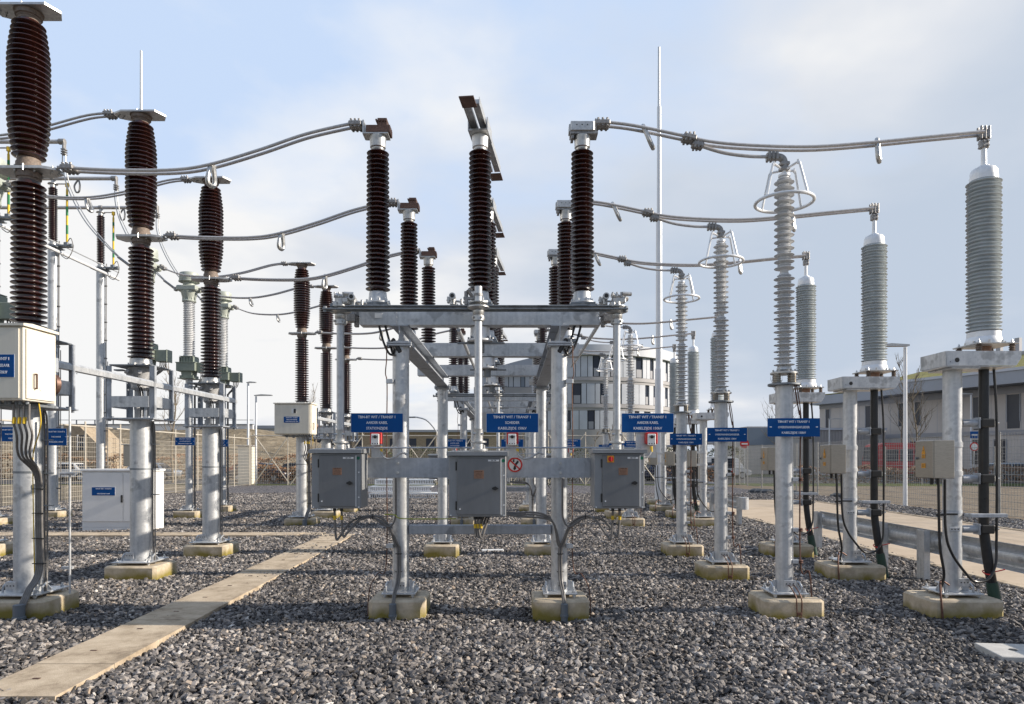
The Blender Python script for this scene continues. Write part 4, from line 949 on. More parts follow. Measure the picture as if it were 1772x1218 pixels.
# ------------------------------------------------------------ surge arresters
XA = 3.11
for b in (0, 1):
    for p in range(3): plinth(XA, ROW[p] - .02 + b * DB, .66, .60, f'concrete plinth under the {ORD[p]} slim grey arrester of the {BAY[b]} bay', GP)
def arrester():
    x, y = XA, Y1
    o = thing('surge_arrester', 'x', 'surge arrester', (x, y, .23), 'slim grey surge arresters with rings')
    mb = MB(); mb.cyl((x, y, .28), (x, y, 2.615), .096, seg=32); p_ = part('post', mb, 'galv', o)
    mb, z = base_plate(x, y, .40); hole_plate(mb, x - .0, y - .155, .385, .13, .075); part('base_plate', mb, 'galv', p_)
    mb = MB(); holes(mb, x, y - .155, .385, .13); part('bolt_hole', mb, 'black', p_)
    mb = MB(); mb.lathe([(.175, 2.617), (.18, 2.62), (.18, 2.638), (.175, 2.641)], x, y, 28); part('post_flange', mb, 'galv_dark', p_)
    mb = MB()
    for a in range(4):
        t = a * math.pi / 2 + .5; mb.lathe([(.04, 2.642)] + sheds(2.645, 2.745, 5, .036, .045) + [(.038, 2.747)], x + .115 * math.cos(t), y + .115 * math.sin(t), 14)
    part('foot_insulator', mb, 'steel_bx', o)
    mb = MB(); mb.lathe([(.15, 2.749), (.152, 2.752), (.152, 2.768), (.12, 2.772), (.085, 2.80), (.072, 2.845)], x, y, 24); bolts(mb, x, y, 2.768, .125, 8); part('base_cone', mb, 'alu', o)
    mb = MB(); pr = [(.05, 2.84)] + sheds(2.845, 3.90, 28, .054, .114, .3, small=.078) + [(.046, 3.905), (.046, 3.94)] + sheds(3.945, 5.0, 28, .054, .110, .3, small=.076) + [(.05, 5.005)]
    mb.lathe(pr, x, y, 32); part('insulator', mb, 'silic_light', o)
    mb = MB(); mb.lathe([(.065, 5.006), (.065, 5.03), (.03, 5.035), (.022, 5.04), (.022, 5.10)], x, y, 18); part('top_cap', mb, 'alu_white', o)
    mb = MB(); mb.tube([(x + .315 * math.cos(2 * math.pi * i / 40), y + .315 * math.sin(2 * math.pi * i / 40), 4.715) for i in range(40)], .019, 10, closed=True)
    rg = part('grading_ring', mb, 'alu_white', o)
    mb = MB()
    for a in range(4):
        t = a * math.pi / 2 + .55; c, s = math.cos(t), math.sin(t)
        P = [(x + c * .03, y + s * .03, 5.085), (x + c * .185, y + s * .185, 5.115), (x + c * .20, y + s * .20, 5.10), (x + c * .305, y + s * .305, 4.72)]
        for k in range(3):
            a_, b_ = Vector(P[k]), Vector(P[k + 1]); mb.cyl(a_, b_, .013 if k != 2 else .014, seg=6)
        mb.cyl((x + c * .18, y + s * .18, 5.09), (x + c * .18, y + s * .18, 5.14), .012, seg=6)
    part('ring_strap', mb, 'alu_white', rg)
    mb = MB(); mb.tube([(x, y, 5.085), (x, y, 5.15), (x - .012, y, 5.20), (x - .05, y, 5.228), (x - .12, y, 5.235), (x - .20, y, 5.235)], .042, 14, 5)
    for k in range(3): mb.box(x - .095 - .043 * k, y, 5.235, .030, .11, .098, .008)
    for z in (5.095, 5.15): mb.box(x, y, z, .105, .09, .042, .008)
    part('elbow_clamp', mb, 'clamp', o)
    # earthing conductor on small stand-off insulators
    mb = MB(); wxx = x + .155; mb.tube([(x + .10, y - .05, 2.62), (x + .12, y - .06, 2.45), (wxx - .01, y - .07, 2.28), (wxx, y - .07, 2.2), (wxx, y - .07, .62), (wxx + .08, y - .1, .52), (wxx + .10, y - .12, .34), (wxx + .09, y - .16, .02)], .0085, 8, 6)
    mb.tube([(x + .12, y - .05, 2.62), (x + .15, y - .06, 2.42), (wxx + .01, y - .07, 2.24)], .006, 6, 5)
    w_ = part('earth_wire', mb, 'copper', o)
    mb = MB()
    for z in (2.17, 1.55, .98, .62): mb.lathe([(.020, z - .02), (.034, z - .012), (.02, z), (.034, z + .010), (.02, z + .022)], wxx, y - .07, 12)
    part('standoff_insulator', mb, 'copper', w_)
    mb = MB()
    for z in (2.17, 1.55, .98, .62): mb.box(x + .10, y - .06, z, .07, .05, .045, .004)
    part('bracket', mb, 'galv', w_)
    mb = MB()
    for q in (0, .055): mb.tube([(x - .02 + q, y - .165, .37), (x - .02 + q, y - .23, .36), (x - .0 + q, y - .325, .27), (x + .005 + q, y - .335, .15), (x + .012 + q * .6, y - .34, .0)], .007, 8, 5)
    mb.box(x + .03, y - .34, .09, .05, .025, .03, .004); part('foot_wire', mb, 'copper', o)
    phases(o, lambda b, p: f'slim grey ribbed surge arrester with white ring, {ORD[p]} of three in the {BAY[b]} bay')
    for b in (0, 1):
        for p in range(3):
            yy = 7.62 + p * DP + b * DB
            sign(XA + .035, yy, 2.135, .585, .205, [['TBN-BT WIT / TRANSF 1', 'TBN-BT WIT / TRANSF 2'][b], 'OVERSPANNINGSAFLEIDER', 'KABELZIJDE 150kV'], f'blue OVERSPANNINGSAFLEIDER sign on the {ORD[p]} arrester post of the {BAY[b]} bay', tab=True, frame_=False, size=.026)
arrester()
# ------------------------------------------------------------ cable terminations
XT, XP = 5.39, 5.03
for b in (0, 1):
    for p in range(3): plinth(XP - .05 + .03, ROW[p] - .02 + b * DB, .80, .62, f'concrete plinth under the {ORD[p]} cable termination of the {BAY[b]} bay', GP)
def termination():
    o = thing('cable_termination', 'x', 'cable termination', (XP, Y1, .23), 'fat grey cable terminations')
    x, y = XP, Y1
    mb = MB(); mb.cyl((x, y, .28), (x, y, 2.80), .096, seg=32); p_ = part('post', mb, 'galv', o)
    mb, z = base_plate(x, y, .44); hole_plate(mb, x + .03, y - .16, .40, .12, .09); hole_plate(mb, x - .04, y - .105, .99, .12, .05); part('base_plate', mb, 'galv', p_)
    mb = MB(); holes(mb, x + .03, y - .16, .40, .12); holes(mb, x - .04, y - .105, .99, .12); part('bolt_hole', mb, 'black', p_)
    mb = MB(); x0, x1, y0, y1 = 4.80, 5.62, Y1 - .27, Y1 + .22
    mb.prism([(x0, 2.815), (x0, 2.975), (x1, 2.975), (x1, 2.90), (x1 - .055, 2.815)], y0, y0 + .008); mb.prism([(x0, 2.815), (x0, 2.975), (x1, 2.975), (x1, 2.90), (x1 - .055, 2.815)], y1 - .008, y1)
    mb.b2(x0 - .008, x0, y0 + .01, y1 - .01, 2.815, 2.975); mb.b2(x0 + .002, x1 - .06, y0 + .01, y1 - .01, 2.803, 2.812); mb.b2(x - .16, x + .16, y0 + .03, y1 - .03, 2.785, 2.80)
    arm = part('support_arm', mb, 'galv', o)
    mb = MB(); mb.cyl((x0 + .11, y0 - .002, 2.875), (x0 + .11, y0 + .004, 2.875), .026, seg=20); mb.cyl((x0 + .035, y0 - .002, 2.855), (x0 + .035, y0 + .004, 2.855), .005, seg=8); part('arm_hole', mb, 'black', arm)
    xt = XT; mb = MB()
    for a in (-1, 1):
        for c in (-1, 1): mb.lathe([(.022, 2.98)] + sheds(2.982, 3.06, 4, .024, .036) + [(.022, 3.062)], xt + a * .185, y - .02 + c * .17, 14)
    part('foot_insulator', mb, 'brown_band', o)
    mb = MB(); mb.b2(xt - .23, xt + .23, y - .24, y + .2, 3.063, 3.078, .003); bolts(mb, xt, y - .02, 3.078, .19, 8, .012, .035, .39)
    for a in (-1, 1):
        for c in (-1, 1): mb.lathe([(.018, 3.078), (.012, 3.10), (.003, 3.12)], xt + a * .185, y - .02 + c * .17, 8)
    part('base_plate', mb, 'alu', o)
    mb = MB(); mb.lathe([(.065, 2.985), (.075, 3.0), (.075, 3.062)], xt, y, 20); part('bottom_gland', mb, 'bronze', o)
    mb = MB(); mb.lathe([(.185, 3.08), (.185, 3.11), (.172, 3.16), (.168, 3.165), (.165, 3.225)], xt, y, 32); part('base_cone', mb, 'alu_white', o)
    mb = MB(); mb.lathe([(.135, 3.225)] + sheds(3.228, 4.955, 41, .138, .178, .35, small=.170) + [(.13, 4.957)], xt, y, 40); part('insulator', mb, 'silic', o)
    mb = MB(); mb.lathe([(.142, 4.958), (.142, 5.0), (.136, 5.002), (.136, 5.06), (.12, 5.09), (.07, 5.10), (.06, 5.125), (.03, 5.13), (.027, 5.36)], xt, y, 28); part('top_cap', mb, 'alu_white', o)
    mb = MB(); mb.box(xt, y, 5.375, .095, .07, .10, .012); mb.box(xt + .0, y, 5.49, .12, .08, .10, .012)
    for k in range(3):
        for c in (-1, 1): mb.cyl((xt - .045 + .045 * k, y + c * .03, 5.43), (xt - .045 + .045 * k, y + c * .03, 5.575), .014, seg=8)
    for k in range(2):
        for z in (5.35, 5.40): mb.cyl((xt - .025 + .05 * k, y - .05, z), (xt - .025 + .05 * k, y + .05, z), .012, seg=6)
    part('top_clamp', mb, 'clamp', o)
    # stand-off arms that clamp the high-voltage cable
    mb = MB()
    for z in (2.19, 1.56, .985): mb.cyl((x + .09, y - .02, z), (x + .26, y - .02, z), .042, seg=16); mb.box(x + .268, y - .02, z, .016, .11, .125, .003)
    mb.b2(x + .09, x + .50, y - .19, y - .13, 1.13, 1.17, .003); mb.b2(x + .10, x + .14, y - .135, y - .05, 1.13, 1.165, .002); mb.lathe([(.0985, 1.165), (.0985, 1.20)], x, y, 28)
    mb.box(x - .10, y - .1, 1.17, .16, .02, .02); part('standoff_arm', mb, 'galv_dull', o)
    phases(o, lambda b, p: f'fat grey ribbed cable termination on a bracketed post, {ORD[p]} of three in the {BAY[b]} bay')
    o = thing('power_cable', 'x', 'cable', (XT, Y1, .0), 'thick black power cables')
    mb = MB(); mb.tube([(xt, y, 2.995), (xt, y, 2.3), (xt, y, 1.2), (xt + .005, y, .95), (xt + .035, y - .02, .62), (xt + .085, y - .03, .3), (xt + .15, y - .02, -.05)], .052, 18, 6); part('cable', mb, 'rubber', o)
    mb = MB(); mb.tube([(xt + .070, y - .03, .38), (xt + .095, y - .03, .25), (xt + .15, y - .02, -.05)], .060, 16, 4, r1=.066); part('duct', mb, 'rubber_g', o)
    mb = MB()
    for z in (2.19, 1.56, .985): mb.box(xt - .0, y - .02, z, .15, .13, .10, .012); 
    part('clamp_block', mb, 'black', o)
    mb = MB()
    for z in (2.19, 1.56, .985): mb.cyl((xt + .075, y - .02, z), (xt + .16, y - .02, z), .011, seg=8); mb.cyl((xt + .105, y - .02, z - .03), (xt + .105, y - .02, z + .03), .014, seg=8)
    part('clamp_bolt', mb, 'alu', o)
    mb = MB(); mb.tube([(xt + .075, y - .05, .50), (xt + .03, y - .09, .475), (xt - .02, y - .06, .48), (xt + .0, y + .02, .50), (xt + .08, y + .03, .51), (xt + .10, y - .03, .50), (xt + .20, y - .06, .53)], .007, 6, 5); part('tape', mb, 'redtape', o)
    phases(o, lambda b, p: f'thick black power cable going down under the {ORD[p]} termination of the {BAY[b]} bay')
    mb = MB(); tx = xt + .11
    mb.tube([(tx - .03, y - .05, 2.8), (tx + .0, y - .05, 2.3), (tx + .005, y - .05, 1.5), (tx + .0, y - .05, .85), (tx - .03, y - .08, .60), (tx - .15, y - .14, .44), (tx - .32, y - .18, .41), (x + .02, y - .22, .50), (x - .16, y - .24, .74), (x - .235, y - .25, 1.0), (x - .25, y - .26, 1.56)], .0145, 10, 7)
    o = solo('thin_cable', mb, 'rubber', 'x', 'cable', 'thin black cables beside the terminations', (tx, y, .5))
    phases(o, lambda b, p: f'thin black cable hanging in a loop by the {ORD[p]} termination of the {BAY[b]} bay')
    mb = MB(); mb.tube([(x - .32, y - .26, 1.56), (x - .315, y - .26, 1.2), (x - .29, y - .24, .8), (x - .22, y - .2, .5), (x - .19, y - .1, .3), (x - .18, y - .05, .0)], .0145, 10, 6)
    mb.box(x - .285, y - .25, 1.165, .11, .03, .025, .004); mb.box(x - .16, y - .18, 1.165, .2, .02, .02)
    o = solo('thin_cable', mb, 'rubber', 'x', 'cable', 'thin black cables beside the terminations', (x - .32, y, .5))
    phases(o, lambda b, p: f'straight thin black cable below the steel box of the {ORD[p]} termination, {BAY[b]} bay')
    o = thing('link_box', 'x', 'steel box', (4.6, 7.4, 1.58), 'stainless link boxes')
    mb = MB(); mb.b2(4.50, 4.715, 7.27, 7.60, 1.575, 1.985, .006); part('body', mb, 'steel_bx', o)
    mb = MB(); mb.b2(4.486, 4.498, 7.275, 7.595, 1.58, 1.98, .003); d = part('lid', mb, 'steel_bx', o)
    mb = MB(); mb.cyl((4.465, 7.56, 1.79), (4.487, 7.56, 1.79), .014, seg=10); part('lock', mb, 'galv_dark', d)
    mb = MB(); yc, zc = 7.44, 1.875; mb.prism([(yc - .035, zc - .04), (yc + .035, zc - .04), (yc, zc + .05)], 4.482, 4.485, 'x'); mb.prism([(yc - .03, zc - .085), (yc + .03, zc - .085), (yc + .03, zc - .045), (yc - .03, zc - .045)], 4.482, 4.485, 'x'); mb.prism([(yc - .035, zc - .19), (yc + .035, zc - .19), (yc + .035, zc - .14), (yc - .035, zc - .14)], 4.482, 4.485, 'x')
    wl = part('warning_label', mb, 'orange', d)
    mb = MB()
    for k in range(3): mb.box(4.4815, yc, zc - .055 - k * .012, .001, .045, .004)
    mb.prism([(yc + .006, zc + .02), (yc - .008, zc - .005), (yc + .002, zc - .005), (yc - .004, zc - .028), (yc + .01, zc + .002), (yc, zc + .002)], 4.481, 4.4815, 'x')
    for k in range(3): mb.box(4.4815, yc, zc - .152 - k * .012, .001, .05, .004)
    part('label_print', mb, 'black', wl)
    mb = MB()
    for z in (1.62, 1.945):
        mb.b2(4.715, 4.96, 7.60, 7.615, z - .03, z + .03); mb.lathe([(.105, z - .028), (.105, z + .028)], XP, Y1, 28)
        for k in range(4): mb.cyl((4.86 + .04 * k, 7.66, z), (4.86 + .04 * k, 7.68, z), .016, seg=6)
    part('mounting_strap', mb, 'galv', o)
    mb = MB()
    for dx in (.05, .12): mb.cyl((4.56 + dx, 7.5, 1.50), (4.56 + dx, 7.5, 1.574), .018, seg=10)
    part('cable_gland', mb, 'rubber', o)
    phases(o, lambda b, p: f'stainless steel box with warning labels on the {ORD[p]} termination post, {BAY[b]} bay')
    o = solo('foot_wire', MB().tube([(4.93, y - .1, .36), (4.80, y - .16, .42), (4.72, y - .28, .33), (4.70, y - .33, .2), (4.705, y - .35, 0)], .011, 8, 6), 'copper', 'x', 'wire', 'brown foot wires', (4.8, y, .3))
    phases(o, lambda b, p: f'brown earthing wire bent over the {ORD[p]} termination plinth of the {BAY[b]} bay')
termination()
# ------------------------------------------------------------ current transformers with green heads
XC = -9.6
def ct():
    x, y = XC, Y1
    o = thing('current_transformer', 'x', 'transformer', (x, y, .23), 'green-headed current transformers')
    mb = MB(); mb.cyl((x, y, .28), (x, y, 4.14), .10, seg=28); p_ = part('post', mb, 'galv', o)
    mb, z = base_plate(x, y, .42); part('base_plate', mb, 'galv', p_)
    mb = MB(); mb.b2(x - .24, x + .24, y - .24, y + .24, 4.14, 4.16); mb.b2(x - .20, x - .12, y - .18, y + .18, 4.16, 4.24); mb.b2(x + .12, x + .20, y - .18, y + .18, 4.16, 4.24)
    mb.prism([(x - .14, 4.161), (x - .17, 4.4), (x + .17, 4.4), (x + .14, 4.161)], y - .17, y + .17); part('pedestal', mb, 'green', o)
    mb = MB(); mb.b2(x - .28, x + .28, y - .24, y + .24, 4.36, 4.60, .01); mb.b2(x - .295, x + .295, y - .255, y + .255, 4.60, 4.625, .003)
    for k in range(6): mb.b2(x - .2 + .08 * k - .006, x - .2 + .08 * k + .006, y - .195, y + .195, 4.626, 4.78)
    mb.b2(x - .17, x + .17, y - .17, y + .17, 4.62, 4.79); mb.b2(x - .20, x + .20, y - .20, y + .20, 4.791, 4.81, .003); part('tank', mb, 'green', o)
    mb = MB(); mb.b2(x + .29, x + .58, y - .14, y + .14, 4.32, 4.62, .008); mb.b2(x + .581, x + .60, y - .15, y + .15, 4.31, 4.63, .004)
    tb = part('terminal_box', mb, 'green', o)
    mb = MB()
    for k in range(4): mb.tube([(x + .36 + .05 * k, y - .02, 4.32), (x + .36 + .05 * k, y - .02, 4.22), (x + .30 + .035 * k, y, 4.08), (x + .16 + .012 * k, y, 3.9), (x + .15 + .012 * k, y, 3.6), (x + .15 + .012 * k, y, .6), (x + .22 + .012 * k, y - .1, .3), (x + .27, y - .16, .02)], .013, 6, 4)
    c_ = part('cable_run', mb, 'cable', tb)
    mb = MB(); mb.lathe([(.16, 4.812), (.16, 4.84)] + sheds(4.84, 6.42, 30, .125, .165, .3) + [(.15, 6.43)], x, y, 32); part('insulator', mb, 'silic_light', o)
    mb = MB(); mb.lathe([(.19, 6.43), (.20, 6.45), (.17, 6.5)], x, y, 24)
    for k in range(10):
        t = k * math.pi / 5; mb.box(x + .18 * math.cos(t), y + .18 * math.sin(t), 6.52, .02, .02, .10, rot=(0, 0, t))
    mb.lathe([(.17, 6.5), (.20, 6.6), (.24, 6.74)], x, y, 24); mb.b2(x - .30, x + .30, y - .22, y + .22, 6.74, 6.90, .03)
    mb.lathe([(.17, 6.90), (.17, 7.0), (.29, 7.02), (.29, 7.05), (.27, 7.06)], x, y, 28); part('head', mb, 'green_light', o)
    mb = MB(); mb.lathe([(.27, 7.062), (.275, 7.07), (.275, 7.25), (.26, 7.28), (.2, 7.30)], x, y, 32); part('expansion_cap', mb, 'green_light', o)
    mb = MB()
    for s in (-1, 1): mb.cyl((x + s * .30, y, 6.82), (x + s * .42, y, 6.82), .035, seg=12); mb.box(x + s * .40, y, 6.82, .07, .13, .11, .01)
    part('side_terminal', mb, 'clamp', o)
    o.location.y += 2 * DP
    o['label'] = 'grey-green transformer head cut off by the left edge of the front bay'
    for p in range(3): dup(o, (0, DB + (p - 2) * DP, 0), f'green-headed current transformer on a slim post, {ORD[p]} of three in the rear bay')
ct()
for b, ps in ((0, (2,)), (1, (0, 1, 2))):
    for p in ps:
        plinth(XC, ROW[p] + b * DB, .70, .62, f'concrete plinth under the {ORD[p]} green-headed transformer of the {BAY[b]} bay', GP)
        if b: sign(XC - .06, ROW[p] + b * DB - .13, 2.29, .58, .23, ['TBN-BT WIT / TRANSF 2', 'STROOMTRANSFORMATOR', 'TRANSFORMATORZIJDE 150kV'], f'small blue sign on the post of the {ORD[p]} green-headed transformer', tab=True, size=.026)
# ------------------------------------------------------------ tall busbar posts (far left)
XQ = -13.65
def busbar():
    x, y = XQ, Y1 + DB
    o = thing('busbar_support', 'x', 'insulator post', (x, y, .2), 'tall posts under the busbar tubes')
    mb = MB(); mb.cyl((x, y, .28), (x, y, 8.03), .135, seg=28); p_ = part('post', mb, 'galv', o)
    mb, z = base_plate(x, y, .5, post_r=.14); part('base_plate', mb, 'galv', p_)
    mb = MB(); mb.b2(x - .22, x + .22, y - .22, y + .22, 8.032, 8.06); mb.b2(x - .2, x + .55, y - .1, y - .02, 8.07, 8.12, .005); mb.b2(x - .18, x + .5, y + .05, y + .12, 8.07, 8.12, .005)
    mb.box(x + .40, y, 8.16, .12, .1, .1, .01); mb.box(x + .62, y - .1, 8.08, .08, .1, .1, .01); part('head_bracket', mb, 'galv_dark', o)
    mb = MB(); mb.lathe([(.12, 8.12), (.12, 8.16), (.09, 8.165), (.085, 8.24)], x, y, 20); mb.lathe([(.07, 9.83), (.08, 9.84), (.08, 9.93), (.13, 9.94), (.13, 9.96), (.05, 9.97), (.05, 10.05)], x, y, 20); mb.b2(x - .15, x + .45, y - .03, y + .03, 9.94, 9.955); part('fitting', mb, 'alu', o)
    mb = MB(); mb.lathe([(.075, 8.24)] + sheds(8.24, 9.83, 29, .078, .122) + [(.07, 9.84)], x, y, 28); part('insulator', mb, 'brown', o)
    mb = MB(); mb.lathe([(.03, 8.22), (.03, 9.78)], x + .42, y, 10); mb.cyl((x + .42, y, 9.62), (x + .42, y, 9.92), .022, seg=8); mb.cyl((x + .42, y, 9.86), (x + .42, y, 9.97), .05, seg=10)
    rd = part('striped_rod', mb, 'yellow', o)
    mb = MB()
    for a, c in ((8.45, 8.72), (9.0, 9.27), (9.5, 9.62)): mb.lathe([(.032, a), (.032, c)], x + .42, y, 10)
    part('green_band', mb, 'stripe_green', rd)
    mb = MB(); mb.tube([(x + .28, y - .05, 8.05), (x + .25, y - .05, 7.9), (x + .19, y - .02, 7.8), (x + .19, y - .02, 2.2)], .016, 6, 3); mb.tube([(x + .24, y - .02, 5.0), (x + .24, y - .02, .5)], .012, 6, 0)
    for k in range(12): mb.box(x + .17, y - .02, .9 + .6 * k, .10, .03, .04)
    mb.tube([(x + .5, y - .1, 8.2), (x + .6, y - .1, 8.3), (x + .66, y - .1, 8.0), (x + .5, y - .1, 7.7), (x + .3, y - .08, 7.8)], .012, 6, 5)
    part('cable_run', mb, 'cable', o)
    phases(o, lambda b, p: f'tall zinc post with brown insulator and striped rod, {ORD[p]} busbar support at the left', bays=(1,), first=(1, 0))
    for p in range(3): plinth(x, y + p * DP, .80, .66, f'concrete plinth under the {ORD[p]} tall busbar post at far left', GP)
    for p in range(3):
        o = thing('busbar_tube', f'grey busbar tube on the tall posts, {ORD[p]} of three at upper left', 'tube', (-11.8, y + p * DP, 10.1), 'busbar tubes high at the left')
        yy = y + p * DP
        mb = MB(); mb.cyl((-24, yy, 10.11), (-11.85, yy, 10.11), .055, seg=14); part('tube', mb, 'conductor', o)
        mb = MB(); mb.cyl((-11.9, yy, 10.11), (-11.75, yy, 10.11), .075, seg=12); mb.box(-11.77, yy, 10.0, .06, .1, .34, .01)
        for k in range(3): mb.box(-11.77, yy, 9.9 - .06 * k, .12, .12, .03, .005)
        mb.cyl((-13.7, yy, 10.11), (-13.6, yy, 10.11), .075, seg=12); part('end_clamp', mb, 'clamp', o)
        mb = MB(); mb.tube([Vector((-12.9, yy, 10.05)), Vector((-12.84, yy - .02, 9.92)), Vector((-12.86, yy - .02, 9.72)), Vector((-12.95, yy - .02, 9.70)), Vector((-13.0, yy - .02, 9.88))], .025, 8, 5, closed=True)
        part('earthing_stirrup', mb, 'clamp', o)
        o = thing('dropper_cable', f'pale flexible dropper cables hanging from the {ORD[p]} busbar tube end', 'cable', (-11.77, yy, 9.8), 'flexible droppers')
        for k, q in enumerate((-.04, .04)):
            mb = MB(); mb.tube([(-11.77 + q, yy, 9.8), (-11.76 + q, yy, 9.4), (-11.6 + q, yy, 8.8), (-11.2 + q, yy, 8.05), (-10.7 + q * .8, yy, 7.45), (-10.3 + q * .4, yy, 7.05), (-10.08, yy, 6.85)], .015, 8, 8); part('strand', mb, 'alu', o)
        mb = MB(); mb.cyl((-10.35, yy, 7.08), (-10.0, yy, 6.82), .035, seg=10); part('lug', mb, 'clamp', o)
    for z, nm in ((8.12, 'upper'), (7.88, 'lower')):
        mb = MB(); mb.tube([(x + .25, y - 1.6, z + .02), (x + .25, y + 2 * DP + .6, z)], .022 if z > 8 else .05, 8)
        solo('connecting_rod', mb, 'galv' if z > 8 else 'alu_white', f'{nm} long rod running between the tops of the tall busbar posts', 'rod', 'rods between the busbar posts', (x, y, z))
busbar()
sign(-13.45, Y1 + DB + DP - .16, 2.42, .62, .50, ['TBN-BT WIT / TRANSF 2', 'RAILAARDER', 'RAILZIJDE 150kV'], 'squarish blue sign on the tall busbar post behind the nearest breaker', tab=True, size=.042)
sign(-14.8, Y1 + DB + DP - .16, 2.5, .7, .42, ['TBN-BT WIT / TRANSF 2', 'RAILSCHEIDER', '150kV'], 'blue sign cut by the left edge of the picture', tab=True, size=.04)
# ------------------------------------------------------------ conductors
def conductor(name, pts, lab, twin=.047, r=.018, clamps=(), stirrup=None, group='twin aluminium conductors', bays=(0, 1), ph=(0, 1, 2)):
    p0 = Vector(pts[0]); o = thing(name, 'x', 'conductor', p0, group)
    for s in ((-1, 1) if twin else (0,)):
        mb = MB(); mb.tube([(p[0], p[1] + s * twin, p[2]) for p in pts], r, 10, 8); part('tube', mb, 'conductor', o)
    for (x, z, w, ang) in clamps:
        mb = MB(); e = (0, ang, 0); ww = max(.06, twin + .035)
        mb.box(x, p0.y, z, w, ww * 2, .055, .01, rot=e)
        for k in range(3):
            xx = x + (k - 1) * w * .3
            for s in (-1, 1): mb.cyl((xx, p0.y + s * ww * .75, z - .04), (xx, p0.y + s * ww * .75, z + .05), .014, seg=8)
        part('clamp', mb, 'clamp', o)
    if stirrup:
        x, z, t = stirrup; mb = MB(); y = p0.y - .03
        q = [Vector((.0, 0, .045)), Vector((.02, .01, .01)), Vector((.052, .03, -.15)), Vector((.012, .04, -.195)), Vector((-.03, .03, -.15)), Vector((-.02, .01, -.0))]
        mb.tube([Vector((x + v.x * .45 + v.y + t * -v.z, y + .03 + v.x * 1.2, z + v.z)) for v in q], .027, 8, 5, closed=True); part('earthing_stirrup', mb, 'alu', o)
    return phases(o, lab, bays, ph)
y = Y1
conductor('twin_conductor', [(-5.16, y, 5.095), (-4.53, y, 5.065), (-3.87, y, 5.066), (-3.44, y, 5.126), (-2.88, y, 5.29), (-2.35, y, 5.47), (-1.856, y, 5.585), (-1.75, y, 5.595)],
          lambda b, p: f'twin grey conductor from breaker middle up to the brown contacts, {ORD[p]} phase, {BAY[b]} bay', clamps=((-5.05, 5.095, .15, 0), (-1.78, 5.59, .15, 0)), stirrup=(-3.44, 5.10, -.25))
conductor('twin_conductor', [(-5.86, y, 6.905), (-6.3, y, 6.87), (-7.1, y, 6.66), (-7.8, y, 6.56), (-8.6, y, 6.60), (-9.15, y, 6.78)],
          lambda b, p: f'twin grey conductor leaving the breaker top to the left, {ORD[p]} phase, {BAY[b]} bay', clamps=((-5.98, 6.90, .15, 0), (-9.15, 6.78, .12, -.5)), stirrup=(-7.8, 6.52, .1))
PR = [(1.0, y, 5.605), (1.12, y, 5.603), (1.41, y, 5.565), (1.94, y, 5.456), (2.27, y, 5.385), (2.73, y, 5.345), (3.40, y, 5.33), (4.06, y, 5.375), (4.72, y, 5.44), (5.36, y, 5.50)]
conductor('twin_conductor', PR, lambda b, p: f'twin grey conductor from silver contact housing to the cable termination, {ORD[p]} phase, {BAY[b]} bay', clamps=((1.03, 5.602, .17, 0), (2.02, 5.44, .15, .2)), stirrup=(1.51, 5.54, .3))
conductor('single_conductor', [(2.08, y, 5.385), (2.40, y, 5.285), (2.70, y, 5.242), (2.95, y, 5.235)], lambda b, p: f'short single branch conductor down to the arrester elbow, {ORD[p]} phase, {BAY[b]} bay', twin=0, r=.019, clamps=((2.12, 5.365, .13, .2),), group='short arrester branches')
o = solo('earthing_stirrup', MB().tube([Vector((4.17 + a * .6 + b_ * .5, y + a, 5.385 + c)) for a, b_, c in ((0, 0, .045), (.025, .01, 0), (.05, .04, -.16), (0, .05, -.20), (-.045, .03, -.16), (-.03, .01, -.02))], .027, 8, 5, closed=True), 'alu', 'x', 'stirrup', 'drop shaped stirrups on the right conductors', (4.17, y, 5.3))
phases(o, lambda b, p: f'drop-shaped aluminium stirrup on the right-hand conductor, {ORD[p]} phase of the {BAY[b]} bay')
# terminal pad from the left conductors down to the contact column
o = solo('terminal_bend', MB().prism([(-1.72, 5.62), (-1.69, 5.62), (-1.66, 5.57), (-1.66, 5.49), (-1.69, 5.49), (-1.69, 5.56)], y - .06, y + .06), 'alu', 'x', 'terminal', 'bent terminal pads', (-1.7, y, 5.5))
phases(o, lambda b, p: f'bent aluminium terminal pad beside the brown contacts, {ORD[p]} column, {BAY[b]} bay')
